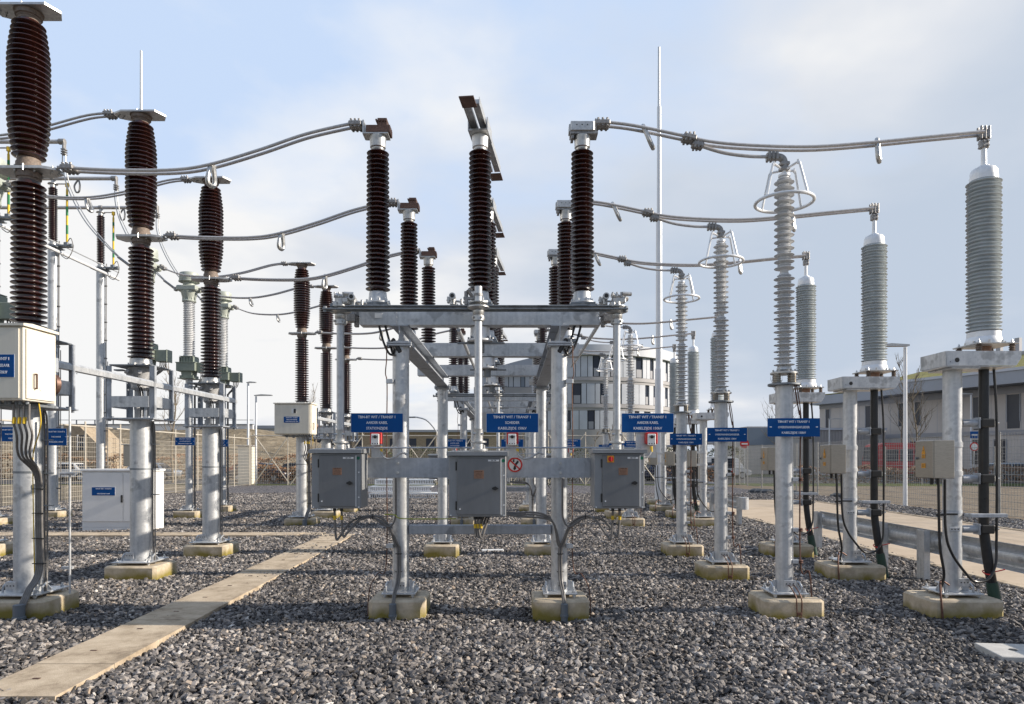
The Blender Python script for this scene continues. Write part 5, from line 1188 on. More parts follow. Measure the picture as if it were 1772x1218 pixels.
# ------------------------------------------------------------ other yard things
def yard():
    # white cabinet
    x0, x1, y0, y1 = -10.42, -8.72, 16.55, 17.1
    o = thing('kiosk_cabinet', 'white two-door kiosk cabinet standing on the gravel behind the breaker', 'cabinet', ((x0 + x1) / 2, y0, 0))
    mb = MB(); mb.b2(x0, x1, y0, y1, 0, .11, .004); part('plinth', mb, 'white', o)
    mb = MB(); mb.b2(x0, x1, y0, y1, .112, 1.47, .006); part('body', mb, 'white', o)
    mb = MB(); mb.b2(x0 - .03, x1 + .03, y0 - .04, y1 + .03, 1.472, 1.53, .01); part('roof', mb, 'white', o)
    xm = x0 + 1.0
    for a, c in ((x0 + .02, xm - .005), (xm + .005, x1 - .02)):
        mb = MB(); mb.b2(a, c, y0 - .02, y0 - .002, .26, 1.44, .004); d = part('door', mb, 'white', o)
    mb = MB(); mb.b2(xm - .045, xm - .005, y0 - .05, y0 - .02, .72, .90, .006); part('handle', mb, 'black', d)
    sign(x0 + .53, y0 - .028, .99, .56, .20, ['TBN-BT WIT / TRANSF 2', '', 'VERDEELKAST 0,4kV'], 'blue sign on the left door of the white kiosk cabinet', size=.028)
    # small beige cabinet farther back
    o = thing('small_cabinet', 'small beige cabinet on a rail behind the white kiosk', 'cabinet', (-13.0, 20, 1.6))
    mb = MB(); mb.b2(-11.45, -10.75, 20.1, 20.45, 1.55, 2.18, .01); part('body', mb, 'steel_bx', o)
    mb = MB(); mb.b2(-11.49, -10.71, 20.06, 20.49, 2.182, 2.21); part('roof', mb, 'cream', o)
    mb = MB(); mb.cyl((-11.1, 20.3, 0), (-11.1, 20.3, 1.548), .05, seg=12); part('leg', mb, 'galv', o)
    # masts
    for nm, x, y, h in (('right', 5.60, 26.0, 17.45), ('left', -16.3, 30.0, 19.7)):
        o = thing('lightning_mast', f'very tall thin white lightning mast, {"right of the centre steel frame" if nm == "right" else "rising behind the second breaker column"}', 'mast', (x, y, 0), 'lightning masts')
        mb = MB(); mb.cyl((x, y, 0), (x, y, 5.2), .165, .15, 20); mb.cyl((x, y, 5.2), (x, y, h * .63), .125, .115, 18); mb.cyl((x, y, h * .63), (x, y, h * .87), .085, .075, 16); mb.cyl((x, y, h * .87), (x, y, h), .055, .045, 12); part('pole', mb, 'mastwhite', o)
        mb = MB(); mb.lathe([(.19, h * .63 - .1), (.19, h * .63 + .05), (.09, h * .63 + .06)], x, y, 14) if False else mb.lathe([(.14, h * .63 - .05), (.14, h * .63 + .03)], x, y, 14); mb.box(x, y, h * .63, .45, .03, .03); part('joint_ring', mb, 'galv', o)
        plinth(x, y, .8, .8, f'concrete plinth under the {nm} lightning mast', GP)
    # slim lamp poles
    def lamp(x, y, h, arm, lab, r=.075):
        o = thing('street_lamp', lab, 'street lamp', (x, y, 0), 'slim white lamp posts')
        mb = MB(); mb.cyl((x, y, 0), (x, y, h), r, r * .8, 14); part('pole', mb, 'mastwhite', o)
        mb = MB(); a0, a1 = (x - .1, x + arm) if arm > 0 else (x + arm, x + .1); mb.prism([(a0, h + .03), (a0, h + .08), (a0 + (a1 - a0) * .4, h + .14), (a1, h + .1), (a1, h + .04)], y - .12, y + .12); part('lamp_head', mb, 'alu', o)
    lamp(14.4, 25.0, 5.85, -1.0, 'tall white lamp post beside the road at the right')
    lamp(-17.4, 46.4, 6.0, 1.1, 'white lamp post with flat head before the back fence at the left')
    lamp(-20.1, 52, 7.5, .6, 'white floodlight post just left of the flat-headed lamp', .1)
    for k, (px, py, Y, a, lb) in enumerate(((543, 880, 70, .9, 'small white lamp post beside the grey shed at the right'), (1680, 683, 62, -1.4, 'lamp post with flat head in front of the long right-hand building'), (1624, 717, 75, -1.2, 'small distant lamp post before the long building'))):
        if k == 0: lamp((1435 - HX) * Y / FPX, Y, CH + (793 - 726) * Y / FPX, 1.2, lb)
        else: lamp((px - HX) * Y / FPX, Y, CH + (793 - py) * Y / FPX, a, lb)
    # arched lamp behind the frame
    Y = 60; o = thing('arched_lamp', 'thin arched street lamp seen under the left girder', 'street lamp', ((755 - HX) * Y / FPX, Y, 0))
    mb = MB(); mb.tube([at(757, 800, Y), at(757, 755, Y), at(752, 742, Y), at(738, 727, Y), at(722, 722, Y), at(714, 722, Y)], .07, 8, 6); part('pole', mb, 'galv', o)
    mb = MB(); q = at(716, 722, Y); mb.box(q.x - .2, q.y, q.z, .8, .25, .12, .03); part('lamp_head', mb, 'galv_dark', o)
    # guard rails
    def rail(y0, y1, posts, cap, lab, mid=()):
        X = 6.05; o = thing('guard_rail', lab, 'guard rail', (X, y0, 0), 'zinc guard rails beside the road')
        prof = [(0, .42), (.03, .435), (.08, .455), (.085, .475), (.07, .50), (.012, .535), (0, .56), (0, .61), (.012, .635), (.07, .67), (.085, .695), (.08, .715), (.03, .735), (0, .75)]
        mb = MB(); pl = [(X + .03 + a, z) for a, z in prof]; pl += [(a - .006, z) for a, z in pl[::-1]]
        mb.prism(pl, y0, y1); mb.b2(X + .031, X + .037, y0 + .01, y1 - .01, .57, .60); part('beam', mb, 'galv', o)
        for p_ in posts:
            mb = MB(); mb.b2(X - .07, X - .062, p_ - .09, p_ + .09, -.05, .74); mb.b2(X - .061, X + .02, p_ - .09, p_ - .082, -.05, .74); mb.b2(X - .061, X + .02, p_ + .082, p_ + .09, -.05, .74); part('post', mb, 'galv', o)
        if cap is not None:
            mb = MB(); q = []
            for i in range(11):
                a = -math.pi / 2 + math.pi * i / 10; q.append((X + .02 + .10 * math.cos(a) * 1.0, cap - .02 - .0 + .1 * math.sin(a)))
            mb.lathe([(.125, .44), (.125, .76)], X + .06, cap, 24); part('end_cap', mb, 'galv', o)
        mb = MB()
        for p_ in posts:
            for z in (.50, .66): mb.cyl((X + .0, p_ + .03, z), (X + .02, p_ + .03, z), .014, seg=6)
        part('bolt', mb, 'galv_dark', o)
    rail(3.0, 13.55, (10.0, 11.1, 13.45, 6.0), None, 'near zinc guard rail between the yard and the concrete road')
    rail(18.1, 28.8, (18.1, 20.6, 23.1, 25.6, 28.1), 18.0, 'farther zinc guard rail with rounded end cap')
    # small things on the gravel
    o = thing('paving_tile', 'pale grey tile with round hole lying in the gravel, bottom right corner', 'tile', (4.45, 6.1, 0))
    mb = MB(); mb.box(4.52, 6.12, .035, .48, .44, .07, .006, rot=(.01, 0, -.12)); part('slab', mb, 'pale_concrete', o); mb = MB(); mb.cyl((4.50, 6.13, .066), (4.50, 6.13, .0735), .033, seg=20); part('hole', mb, 'black', o)
    mb = MB(); mb.box(-.37, 13.0, .03, .42, .12, .05, .01, rot=(0, 0, .1)); solo('kerb_stone', mb, 'signwhite', 'small whitish stone strip lying on the gravel between the middle plinths', 'stone', None, (-.37, 13, 0))
    # stacked zinc gratings behind the frame
    o = thing('grating_stack', 'stack of pale zinc gratings on the gravel behind the front frame', 'gratings', (-5.0, 30, 0))
    for k, (z, x0, x1) in enumerate(((.02, -6.3, -3.3), (.30, -6.4, -3.6), (.60, -6.2, -3.5))):
        mb = MB(); yy = 30 + .4 * k; mb.b2(x0, x1, yy, yy + .03, z, z + .05); mb.b2(x0, x1, yy, yy + .03, z + .19, z + .24); mb.b2(x0, x0 + .05, yy, yy + 1, z + .051, z + .19)
        for i in range(34): xx = x0 + .06 + (x1 - x0 - .1) * i / 34; mb.b2(xx, xx + .035, yy + .004, yy + .02, z + .05, z + .19)
        mb.b2(x0, x1, yy + .2, yy + 1.2, z + .19, z + .23); part('grating', mb, 'mastwhite', o)
yard()
# ------------------------------------------------------------ fences
def fence_panel(ax, ay, bx, by, h, zb=.06, dv=.12, dh=.2, r=.005):
    mb = MB(); A = Vector((ax, ay, 0)); B = Vector((bx, by, 0)); L = (B - A).length; d = (B - A) / L
    k = int(h / dh)
    for i in range(k + 1):
        z = zb + (h - zb) * i / k; mb.cyl(A + Vector((0, 0, z)), B + Vector((0, 0, z)), r * 1.3, seg=4, cap=False)
    n = int(L / dv)
    for i in range(n + 1):
        p = A + d * (L * i / n); mb.cyl(p + Vector((0, 0, zb)), p + Vector((0, 0, h + .03)), r, seg=4, cap=False)
    return mb
def fence(name, lab, a, b, n, h, ph, m, group, thick=.035, braces=False, top=None):
    o = thing(name, lab, 'fence', (a[0], a[1], 0), group)
    A = Vector((a[0], a[1], 0)); B = Vector((b[0], b[1], 0)); d = (B - A) / n
    proto = part('mesh_panel', fence_panel(A.x, A.y, (A + d).x, (A + d).y, h), m, o)
    post = part('post', MB().cyl(A, A + Vector((0, 0, ph)), thick, seg=8), m, o)
    for i in range(1, n + 1):
        if i < n:
            c = proto.copy(); COL.objects.link(c); c.parent = o; c.location = d * i; KIDS[o].append(c); KIDS[c] = []
        c = post.copy(); COL.objects.link(c); c.parent = o; c.location = d * i; KIDS[o].append(c); KIDS[c] = []
    if top:
        for z in top: part('top_rail', MB().cyl(A + Vector((0, 0, z)), B + Vector((0, 0, z)), .035, seg=8), m, o)
    if braces:
        mb = MB(); i = 0
        while i < n:
            p, q = A + d * i, A + d * (i + 1); off = Vector((0, .5, 0))
            mb.cyl(p + off, q + off + Vector((0, 0, ph * .97)), .04, seg=6)
            if i % 2 == 0: mb.cyl(p + off + Vector((0, 0, ph * .97)), q + off, .04, seg=6)
            i += 1
        part('diagonal_brace', mb, m, o)
    return o
M['fence_warm'] = mat('beige_fence_steel', (.50, .455, .38), .55, .15, var=.1, vscale=3)
M['fence_grey'] = mat('grey_fence_steel', (.30, .30, .29), .55, .3, var=.1, vscale=3)
fence('mesh_fence', 'beige welded mesh fence along the left side of the gravel yard', (-17.5, 15.5), (-17.5, 45.5), 12, 2.65, 3.3, 'fence_warm', 'mesh fences round the yard', top=(3.1,))
fence('mesh_fence', 'mesh fence across the back of the yard with diagonal pipe braces behind', (-17.5, 45.7), (9.9, 45.7), 11, 2.6, 3.55, 'fence_warm', 'mesh fences round the yard', braces=True, top=(3.3,))
fence('mesh_fence', 'grey mesh fence along the right side beyond the road', (15.0, 13.5), (15.0, 46.0), 13, 2.55, 2.6, 'fence_grey', 'mesh fences round the yard')
fence('mesh_fence', 'far grey mesh fence beyond the bare soil at the right', (15.4, 46.2), (45, 46.2), 12, 2.5, 2.6, 'fence_grey', 'mesh fences round the yard')
fence('gate_panel', 'short tall mesh panel with posts at the back right corner', (10.0, 45.4), (14.8, 45.4), 2, 3.0, 3.3, 'fence_grey', None, thick=.05)
# ------------------------------------------------------------ land beyond the yard
g = MB(); g.quad((-160, 47.5, -.004), (160, 47.5, -.004), (160, 66, -.004), (-160, 66, -.004)); struct('street', g, 'asphalt')
def bank():
    mb = MB(); nx = 70; prof = [(60, 0), (64, .6), (70, 3.0), (76, 4.9), (79, 5.2), (92, 5.2), (96, 0)]
    rs = []
    for i in range(nx + 1):
        x = -140 + 128 * i / nx
        k = 1.0 if x < -30 else max(.0, 1 - (x + 30) / 18)
        rs.append([mb.bm.verts.new((x, yy + 1.2 * math.sin(x * .11), z * k * (1 + .02 * math.sin(x * .5)) - .02 + (0 if z == 0 else .12 * math.sin(x * .7 + yy)))) for yy, z in prof])
    for a, b in zip(rs, rs[1:]):
        for k in range(len(prof) - 1): mb.bm.faces.new((a[k], a[k + 1], b[k + 1], b[k]))
    struct('embankment', mb, 'drygrass')
    o = thing('viaduct_parapet', 'long pale parapet on top of the dry embankment', 'parapet', (-70, 78, 5.2))
    mb = MB(); mb.b2(-140, -30, 79, 79.4, 5.0, 5.65); part('wall', mb, 'signwhite', o)
    mb = MB(); mb.b2(-140, -30, 78.9, 79.5, 5.66, 5.76)
    for k in range(51): mb.b2(-140 + 2.13 * k, -139.9 + 2.13 * k, 79.1, 79.2, 5.76, 6.2)
    mb.b2(-140, -30, 79.1, 79.2, 6.2, 6.26); part('railing', mb, 'galv_dark', o)
bank()
# old brick shed against the bank
def shed():
    o = thing('brick_shed', 'low brick shed with one dark window in front of the bank at the left', 'shed', (-37, 57, 0))
    M['brick'] = ground_mat('weathered_brick', [(.3, (.26, .20, .14)), (.6, (.38, .31, .22)), (.8, (.45, .38, .28))], 4, .01, 30)
    mb = MB(); x0, x1 = (110 - HX) * 57 / FPX, (185 - HX) * 57 / FPX; mb.prism([(x0, 0), (x1, 0), (x1, 2.2), (x0 + 1.2, 4.6), (x0, 4.6)], 57, 61); part('wall', mb, 'brick', o)
    mb = MB(); a = (136 - HX) * 57 / FPX; mb.b2(a, a + .5, 56.95, 57.0, 2.5, 3.7); w = part('window', mb, 'glass', o)
    mb = MB(); mb.b2(a - .08, a - .01, 56.92, 57.0, 2.45, 3.75); mb.b2(a + .51, a + .58, 56.92, 57.0, 2.45, 3.75); mb.b2(a, a + .5, 56.93, 56.949, 3.07, 3.12); part('frame', mb, 'signwhite', w)
shed()
def hedge(x0, x1, y, h, d, col, lab, seed):
    rd = random.Random(seed); mb = MB()
    n = int((x1 - x0) * 260)
    for i in range(n):
        x = rd.uniform(x0, x1); yy = y + rd.uniform(0, d); hh = h * (1 + .10 * math.sin(x * 1.3) + .05 * math.sin(x * 4)); z = rd.uniform(.05, hh) if rd.random() < .6 else hh - rd.random() ** 2 * .3
        s = rd.uniform(.05, .11); a = Vector((rd.gauss(0, 1), rd.gauss(0, 1), rd.gauss(0, 1))).normalized(); b = a.orthogonal().normalized(); c = a.cross(b)
        p = Vector((x, yy, z)); mb.bm.faces.new([mb.bm.verts.new(p + v) for v in (b * s, c * s * .6, -b * s, -c * s * .6)])
    o = thing('hedge', lab, 'hedge', ((x0 + x1) / 2, y, 0), 'clipped brown hedges')
    part('foliage', mb, col, o)
    mb = MB(); k = x0 + .3
    while k < x1: mb.tube([(k, y + d / 2, 0), (k + rd.uniform(-.1, .1), y + d / 2, h * .5), (k + rd.uniform(-.25, .25), y + d / 2, h * .9)], .025, 4, r1=.008); k += .55
    part('stems', mb, 'twig', o)
M['twig'] = mat('brown_twig', (.13, .095, .065), .8, 0, var=.3, vscale=5)
M['leafbrown'] = mat('withered_beech_leaf', (.20, .105, .055), .7, 0, col2=(.34, .20, .11), vscale=2.2)
M['leafgreen'] = mat('dull_green_leaf', (.05, .07, .03), .7, 0, col2=(.14, .13, .05), vscale=1.5)
hedge(-19.5, -10.5, 48.2, 1.25, .9, 'leafbrown', 'clipped brown hedge behind the back fence, left of centre', 1)
hedge(10.3, 14.5, 48.2, 1.35, .9, 'leafbrown', 'clipped brown hedge behind the back fence corner, right of centre', 2)
hedge(20.5, 45, 48.4, 1.15, .9, 'leafbrown', 'long clipped brown hedge in front of the parked cars at the right', 3)
hedge(-8, 9, 49.5, 1.5, 1.0, 'leafgreen', 'darker green-brown shrubbery behind the centre of the back fence', 4)
hedge(-44, -12, 56.5, 1.9, 1.6, 'leafbrown', 'rough brown scrub on the ground before the dry embankment', 6)
hedge(-12, 22, 64, 2.6, 2.0, 'leafgreen', 'rough dark scrub line before the brown houses and the round building', 7)
# green verge strips
g = MB();  g.quad((15.5, 44.0, .003), (70, 44.0, .003), (70, 49, .003), (15.5, 49, .003)); struct('grass_verge', g, 'grass')
g = MB(); g.quad((-60, -6, -.012), (-17.2, -6, -.012), (-17.2, 46.2, -.012), (-60, 46.2, -.012)); struct('dry_verge', g, 'drygrass')
# ------------------------------------------------------------ cars
def car(x, y, z, yaw, paint, lab, van=False, scale=1.0):
    o = thing('parked_car', lab, 'car', (x, y, z), 'cars parked behind the hedges')
    R_ = Matrix.Translation((x, y, z)) @ Matrix.Rotation(yaw, 4, 'Z') @ Matrix.Scale(scale, 4)
    def pt(name, mb, m, par=None):
        mb.bm.transform(R_); return part(name, mb, m, par or o)
    L = 2.15; top = 1.46 if not van else 1.9
    def loft(prof, ws):
        mb = MB(); rs = []
        for (px_, pz), w in zip(prof, ws):
            rs.append((px_, pz, w))
        return rs
    body = [(-L, .32), (-L - .02, .62), (-L + .12, .86), (-1.25, .95), (1.35, .93), (2.0, .80), (L + .02, .60), (L, .32)]
    mb = MB(); W = .88
    a = [mb.bm.verts.new((px_, -W if .5 < pz < .9 else -W + .05, pz)) for px_, pz in body]; b = [mb.bm.verts.new((px_, W if .5 < pz < .9 else W - .05, pz)) for px_, pz in body]
    n = len(body)
    for i in range(n): mb.bm.faces.new((a[i], a[(i + 1) % n], b[(i + 1) % n], b[i]))
    mb.bm.faces.new(a[::-1]); mb.bm.faces.new(b); bmesh.ops.bevel(mb.bm, geom=list(mb.bm.edges), offset=.05, segments=2, affect='EDGES'); pt('body', mb, paint)
    roof = [(-1.75, .93, .80), (-1.35, top - .06, .62), (-.9, top, .60), (.3, top, .60), (.75, top - .07, .62), (1.25, .93, .80)] if not van else [(-2.05, .9, .85), (-2.0, top, .75), (-1.6, top + .04, .74), (.6, top + .02, .74), (1.0, top - .1, .76), (1.6, .92, .84)]
    mb = MB(); a = [mb.bm.verts.new((px_, -w, pz)) for px_, pz, w in roof]; b = [mb.bm.verts.new((px_, w, pz)) for px_, pz, w in roof]; n = len(roof)
    for i in range(n): mb.bm.faces.new((a[i], a[(i + 1) % n], b[(i + 1) % n], b[i]))
    mb.bm.faces.new(a[::-1]); mb.bm.faces.new(b); bmesh.ops.bevel(mb.bm, geom=list(mb.bm.edges), offset=.04, segments=2, affect='EDGES'); pt('cabin', mb, paint)
    for s in (-1, 1):
        for q0, q1 in ((-1.30, -.35), (-.28, .72)):
            zt, zb_ = top - .12, .96; wt, wb = .645, .79
            mb = MB(); pa = (q0 - (.18 if q0 < -1 and not van else 0), s * (wb + .012), zb_); pb = (q1 + (.20 if q1 > .5 else 0), s * (wb + .012), zb_); pc = (q1 - (.05 if q1 > .5 else 0), s * (wt + .012), zt); pd = (q0 + .02, s * (wt + .012), zt)
            if van: pc = (q1, s * (.765), zt); pd = (q0, s * .765, zt); pa = (q0, s * .865, zb_); pb = (q1, s * .865, zb_)
            mb.quad(pa, pb, pc, pd); bmesh.ops.solidify(mb.bm, geom=mb.bm.faces[:], thickness=.01); pt('side_window', mb, 'glass')
    for nm, p, q in (('windscreen', (1.22, .98), (.80, top - .11)), ('rear_window', (-1.72, .98), (-1.40, top - .11))):
        if van and nm == 'windscreen': p, q = (1.58, .98), (1.04, top - .16)
        if van and nm == 'rear_window': p, q = (-2.06, 1.1), (-2.03, top - .1)
        s = 1 if nm == 'windscreen' else -1
        mb = MB(); mb.quad((p[0] + s * .03, -.70, p[1]), (p[0] + s * .03, .70, p[1]), (q[0] + s * .03, .56, q[1]), (q[0] + s * .03, -.56, q[1])); bmesh.ops.solidify(mb.bm, geom=mb.bm.faces[:], thickness=.01); pt(nm, mb, 'glass')
    for sx in (-1.32, 1.35):
        for s in (-1, 1):
            mb = MB(); mb.cyl((sx, s * .72, .32), (sx, s * .90, .32), .32, seg=20); w = pt('wheel', mb, 'black'); mb = MB(); mb.cyl((sx, s * .89, .32), (sx, s * .912, .32), .2, seg=14); pt('rim', mb, 'alu', w)
    for s in (-1, 1):
        mb = MB(); mb.box(L - .04, s * .62, .66, .12, .3, .13, .03); pt('headlight', mb, 'alu_white'); mb = MB(); mb.box(-L + .0, s * .68, .70, .1, .24, .16, .03); pt('tail_light', mb, 'red')
M['car_blue'] = mat('dark_blue_car_paint', (.02, .03, .07), .2, .3, coat=.8)
M['car_silver'] = mat('silver_car_paint', (.33, .36, .39), .25, .6, coat=.6)
M['car_white'] = mat('white_car_paint', (.72, .72, .70), .3, 0, coat=.6)
M['car_black'] = mat('black_car_paint', (.012, .012, .015), .2, .2, coat=.8)
M['car_orange'] = mat('orange_car_paint', (.55, .11, .04), .3, 0, coat=.6)
M['bus_red'] = mat('red_bus_paint', (.55, .03, .035), .35, 0, coat=.4)
cars = [(-19.2, 52, 0, 'car_blue', 'dark blue car behind the brown hedge, left one of the pair near the lamp posts'), (-16.2, 53.4, .05, 'car_black', 'dark car half hidden by the nearest cream rear cabinet post'), (-22.5, 58, 3.1, 'car_orange', 'orange-red car beyond the dark blue cars'),
        (-35.0, 54, .02, 'car_white', 'white car behind the left mesh fence'), (-29.5, 56, .02, 'car_silver', 'silver car behind the left mesh fence, right of the white one'), (12.4, 54.5, .1, 'car_blue', 'dark blue car between the arresters and the fence corner'), (15.8, 56.5, 3.1, 'car_black', 'dark car near the fence corner at right of centre'),
        (38.6, 53, .05, 'car_silver', 'silver grey car beyond the hedge at the right edge'), (18.6, 60, .0, 'car_white', 'white car far behind the fence corner'), (-4.4, 55, 0, 'car_silver', 'silver car glimpsed through the switch frames, left of centre'), (2.6, 56, 3.14, 'car_blue', 'dark blue car glimpsed through the switch frames, right of centre')]
for x, y, a, m_, lb in cars: car(x, y, 0, a, m_, lb, van=(m_ == 'car_white' and x > 0))
def bus():
    Y = 62; x0, x1 = (1516 - HX) * Y / FPX, (1616 - HX) * Y / FPX + 1.5
    o = thing('red_bus', 'red bus standing beyond the hedge at the right', 'bus', ((x0 + x1) / 2, Y, 0))
    mb = MB(); mb.prism([(x0, .35), (x0 - .05, 1.6), (x0 + .25, 3.0), (x0 + .8, 3.2), (x1, 3.2), (x1, .35)], Y, Y + 2.5); bmesh.ops.bevel(mb.bm, geom=list(mb.bm.edges), offset=.08, segments=2, affect='EDGES'); part('body', mb, 'bus_red', o)
    x = x0 + .9
    while x < x1 - 1: mb = MB(); mb.b2(x, x + 1.15, Y - .02, Y + .02, 1.5, 2.6, .02); part('side_window', mb, 'glass', o); x += 1.3
    mb = MB(); mb.prism([(x0 - .10, 1.5), (x0 + .12, 2.85), (x0 + .17, 2.85), (x0 - .03, 1.5)], Y + .2, Y + 2.3); part('windscreen', mb, 'glass', o)
    for q in (x0 + 1.3, x1 - 1.6): mb = MB(); mb.cyl((q, Y - .03, .5), (q, Y + .3, .5), .48, seg=20); part('wheel', mb, 'black', o)
bus()
# ------------------------------------------------------------ buildings
M['pan_white'] = mat('pale_facade_panel', (.54, .56, .60), .45, 0, var=.06, vscale=.5)
M['pan_grey'] = mat('grey_facade_panel', (.34, .34, .36), .5, 0, var=.06, vscale=.4)
M['band'] = mat('light_facade_band', (.37, .355, .35), .45, 0, var=.05, vscale=.4)
M['clad'] = mat('taupe_cladding', (.54, .50, .47), .6, 0, var=.10, vscale=.3)
M['fascia'] = mat('blue_grey_fascia', (.34, .365, .41), .5, .1, var=.06, vscale=.3)
M['sedum'] = ground_mat('sedum_roof', [(.3, (.16, .15, .045)), (.55, (.26, .24, .08)), (.75, (.36, .31, .14))], .8, .05, 9)
def round_building():
    Yc = 118.0; Rr = 16.0; xc = (1163 - HX) * Yc / FPX - 16.0; s_ = (Yc - Rr * .6) / FPX
    def zof(py): return CH + (793 - py) * (Yc - Rr * .75) / FPX
    o = thing('round_building', 'round pale office building with dark windows behind the frames', 'building', (xc, Yc, 0))
    zs = [(zof(745), zof(713)), (zof(702), zof(668)), (zof(657), zof(622))]
    lev = [0] + [v for z in zs for v in z] + [zof(604)]
    def arc(mb, a0, a1, r0, r1, z0, z1, n=6):
        A = []
        for i in range(n + 1):
            t = a0 + (a1 - a0) * i / n; A.append((math.sin(t), -math.cos(t)))
        P = [(xc + r1 * c, Yc + r1 * s) for c, s in A] + [(xc + r0 * c, Yc + r0 * s) for c, s in A[::-1]]
        mb.prism(P, z0, z1, 'z')
    for k in range(0, 8, 2):
        mb = MB(); arc(mb, -.6, 2.2, Rr - 2, Rr, lev[k], lev[k + 1], 60)
        if k: arc(mb, -.6, 2.2, Rr + .002, Rr + .12, (lev[k] + lev[k + 1]) / 2 - .1, (lev[k] + lev[k + 1]) / 2 + .1, 60)
        part('floor_band', mb, 'band', o)
    mb = MB(); arc(mb, -.62, 2.2, Rr - 3, Rr + .5, zof(621), zof(604), 60); part('roof_rim', mb, 'pan_white', o)
    mb = MB(); arc(mb, -.58, 2.2, Rr - 4, Rr - .45, .1, zof(622), 60); part('core_wall', mb, 'glass', o)
    rd = random.Random(12)
    for z0, z1 in zs:
        a = -.57; k = rd.randint(0, 2)
        while a < 1.75:
            w = rd.choice((.05, .065, .08)); typ = k % 3
            mb = MB()
            if typ in (0, 1): arc(mb, a, a + w - .006, Rr - .25, Rr - .02, z0 + .02, z1 - .02, 3); part('panel', mb, 'pan_white', o)
            else:
                arc(mb, a + .004, a + w - .01, Rr - .3, Rr - .2, z0 + .02, z1 - .02, 3); f = part('window', mb, 'glass', o)
                mb = MB(); arc(mb, a + .006, a + w - .012, Rr - .19, Rr - .12, z0 + .1, z0 + (z1 - z0) * .42, 3); part('blind', mb, 'pan_grey', f)
            a += w; k += rd.choice((1, 1, 2, 2))
    mb = MB(); q0, q1 = (1040 - HX) * Yc / FPX, (1103 - HX) * Yc / FPX; mb.b2(q0, q1, Yc - 5, Yc + 5, zof(604), zof(583))
    for i in range(44): xx = q0 + (q1 - q0) * i / 44; mb.b2(xx, xx + .07, Yc - 5.08, Yc - 5, zof(602), zof(584))
    part('roof_plant', mb, 'pan_grey', o)
    # long wing
    o = thing('office_wing', 'long pale wing with sloping roofs left of the round building', 'building', (-3, 135, 0))
    Y = 135; x0, x1 = (820 - HX) * Y / FPX, (1010 - HX) * Y / FPX
    def zz2(py): return CH + (793 - py) * Y / FPX
    mb = MB(); mb.b2(x0, x1, Y, Y + 14, 0, zz2(706)); mb.b2(x0, x1, Y + .01, Y + 14, zz2(690), zz2(670)); mb.b2(x0, x1, Y, Y + 14, zz2(650), zz2(640)); part('wall', mb, 'band', o)
    mb = MB(); mb.b2(x0 + .1, x1, Y + .6, Y + 13, zz2(706), zz2(650)); part('glazing', mb, 'glass', o)
    rd = random.Random(4)
    for z0, z1 in ((zz2(704.5), zz2(691)), (zz2(669), zz2(651))):
        x = x0 + .2
        while x < x1 - 1:
            w = rd.uniform(.8, 1.6)
            if rd.random() < .6: mb = MB(); mb.b2(x, x + w - .15, Y + .3, Y + .5, z0, z1); part('panel', mb, 'pan_white', o)
            else: mb = MB(); mb.b2(x, x + w - .15, Y + .45, Y + .55, z0, z1); part('window', mb, 'glass_l', o)
            x += w
    mb = MB(); mb.prism([((848 - HX) * Y / FPX, zz2(640)), ((850 - HX) * Y / FPX, zz2(648)), (x1, zz2(628)), (x1, zz2(606)), ((935 - HX) * Y / FPX, zz2(617)), ((890 - HX) * Y / FPX, zz2(628))], Y - 1.5, Y + 15); part('roof', mb, 'fascia', o)
round_building()
